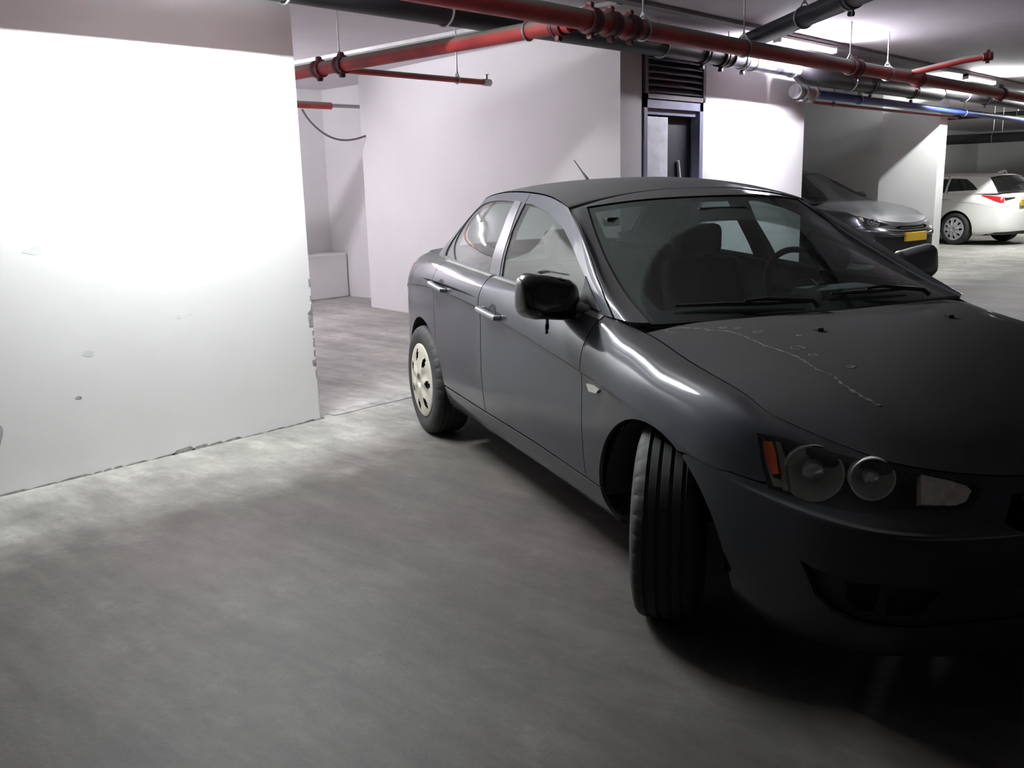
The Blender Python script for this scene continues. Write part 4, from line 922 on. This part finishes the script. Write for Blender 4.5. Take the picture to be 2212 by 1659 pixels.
for (x, y) in ((-1.4, -.37), (-1.4, .37)):
    o = MB().box((x - .1, y - .25, .5), (x + .04, y + .25, 1.16), .05); o.box((x - .12, y - .12, 1.18), (x - .02, y + .12, 1.36), .03); o.build('seat', 'seat_fabric', c2['root'], smooth=True)

# estate: long roof, upright tail
GW = [
 [(-3.50,0,1.06),(-3.44,0,1.16),(-3.37,0,1.25),(-3.29,0,1.33),(-3.20,0,1.40)],
 [(-3.48,.33,1.06),(-3.42,.325,1.155),(-3.35,.31,1.245),(-3.27,.30,1.325),(-3.18,.29,1.395)],
 [(-3.41,.60,1.05),(-3.35,.575,1.14),(-3.28,.55,1.225),(-3.21,.53,1.30),(-3.13,.50,1.365)],
 [(-3.30,.675,1.045),(-3.25,.65,1.12),(-3.19,.625,1.20),(-3.13,.59,1.28),(-3.06,.55,1.36)],
 [(-3.0,.735,1.04),(-2.98,.71,1.115),(-2.96,.68,1.20),(-2.93,.64,1.285),(-2.89,.59,1.375)],
 [(-2.50,.765,1.035),(-2.48,.74,1.115),(-2.46,.70,1.205),(-2.43,.652,1.30),(-2.40,.595,1.395)]] + GREEN[6:]
fW = lambda x, y, z: (x * 1.02, y * 1.0, z * .985)
Lw = Surf(xf(RING, fW)); Lw.mir0 = Lw.mir1 = True; Gw = Surf(xf(GW, fW)); Gw.mir0 = Gw.mir1 = True
wag = signs(dict(BASE, L=Lw, G=Gw, crown=([-3.3, -3.0, -2.2, -1.6, -1.25, -.965], [1.385, 1.415, 1.44, 1.44, 1.42, 1.35]), HC=[fW(x, 0, z)[0::2] for x, z in HC0],
    archR=(-2.68, .32, .375), archF=(.03, .31, .37), detail=False, deck=False, wagon=True, gs=(2.5, 11), gR=(5.28, 5.26), glF=[fW(x, 0, z)[0::2] for x, z in GL_F], glR=[fW(x, 0, z)[0::2] for x, z in [(-1.655, 1.03), (-1.70, 1.355), (-2.27, 1.343), (-2.29, 1.06)]],
    glQ=[(-2.38, 1.068), (-2.36, 1.335), (-2.72, 1.318), (-2.90, 1.22), (-3.05, 1.10)], paint='paint_white', low='paint_white', glass='plain_glass', wglass='plain_glass',
    wr=.322, ww=.205, rim=.222, nh=9, cover='cover_silver', wheels=[(-2.68, -.765, 0, 0, True), (-2.68, .765, 0, 0, False), (0, -.765, 0, 0, True), (0, .765, 0, 0, False)],
    taillight=[('tail_light', [(2.0, 6.05), (2.3, 5.9), (3.0, 6.1), (3.75, 6.75), (3.8, 7.05), (2.6, 7.0), (1.95, 6.9)], 'red_lens', .006), ('tail_light_inner', [(1.02, 6.7), (1.9, 6.35), (1.95, 6.85), (1.0, 6.85)], 'smoke_lens', .007)],
    lampbits=[], bowls=[]))
hw = math.radians(71); px_, py_ = 20.15, 6.30
fx, fy = math.cos(hw), math.sin(hw); lx, ly = -fy, fx
wag['loc'] = (px_ - (-2.68 * fx + .84 * lx), py_ - (-2.68 * fy + .84 * ly), 0); wag['rot'] = hw
c3 = build_car('estate_car', 'wagon', wag); tag(c3['root'], 'white estate car seen from its left rear behind the pier', 'car')
for d in (0,):
    q = panel(MB(), Gw, xz(Gw, wag['glQ'], 2.5, 8), off=-.006, thick=0, out=wag['og']); q.build('quarter_window', 'plain_glass', c3['roof']); q = panel(MB(), Gw, xz(Gw, wag['glQ'], 2.5, 8), off=-.006, thick=0, out=wag['og']).flip_y(); q.build('quarter_window', 'plain_glass', c3['roof'])
MB().box((-3.70, -.26, .78), (-3.675, .26, .89), .003).build('license_plate', 'plate_yellow', c3['rear'])
MB().tube([(-3.0, 0, 1.40), (-3.04, 0, 1.43), (-3.12, 0, 1.465), (-3.16, 0, 1.42)], [.05, .04, .018, .01], 10).build('shark_fin_antenna', 'paint_white', c3['roof'], smooth=True)
q = panel(MB(), Lw, [(0, .1), (3.2, .3), (2.6, 1.1), (0, 1.4)], off=.006, thick=.01, out=wag['o']); q.mirror(); q.build('rear_valance', 'black_plastic', c3['rear'])
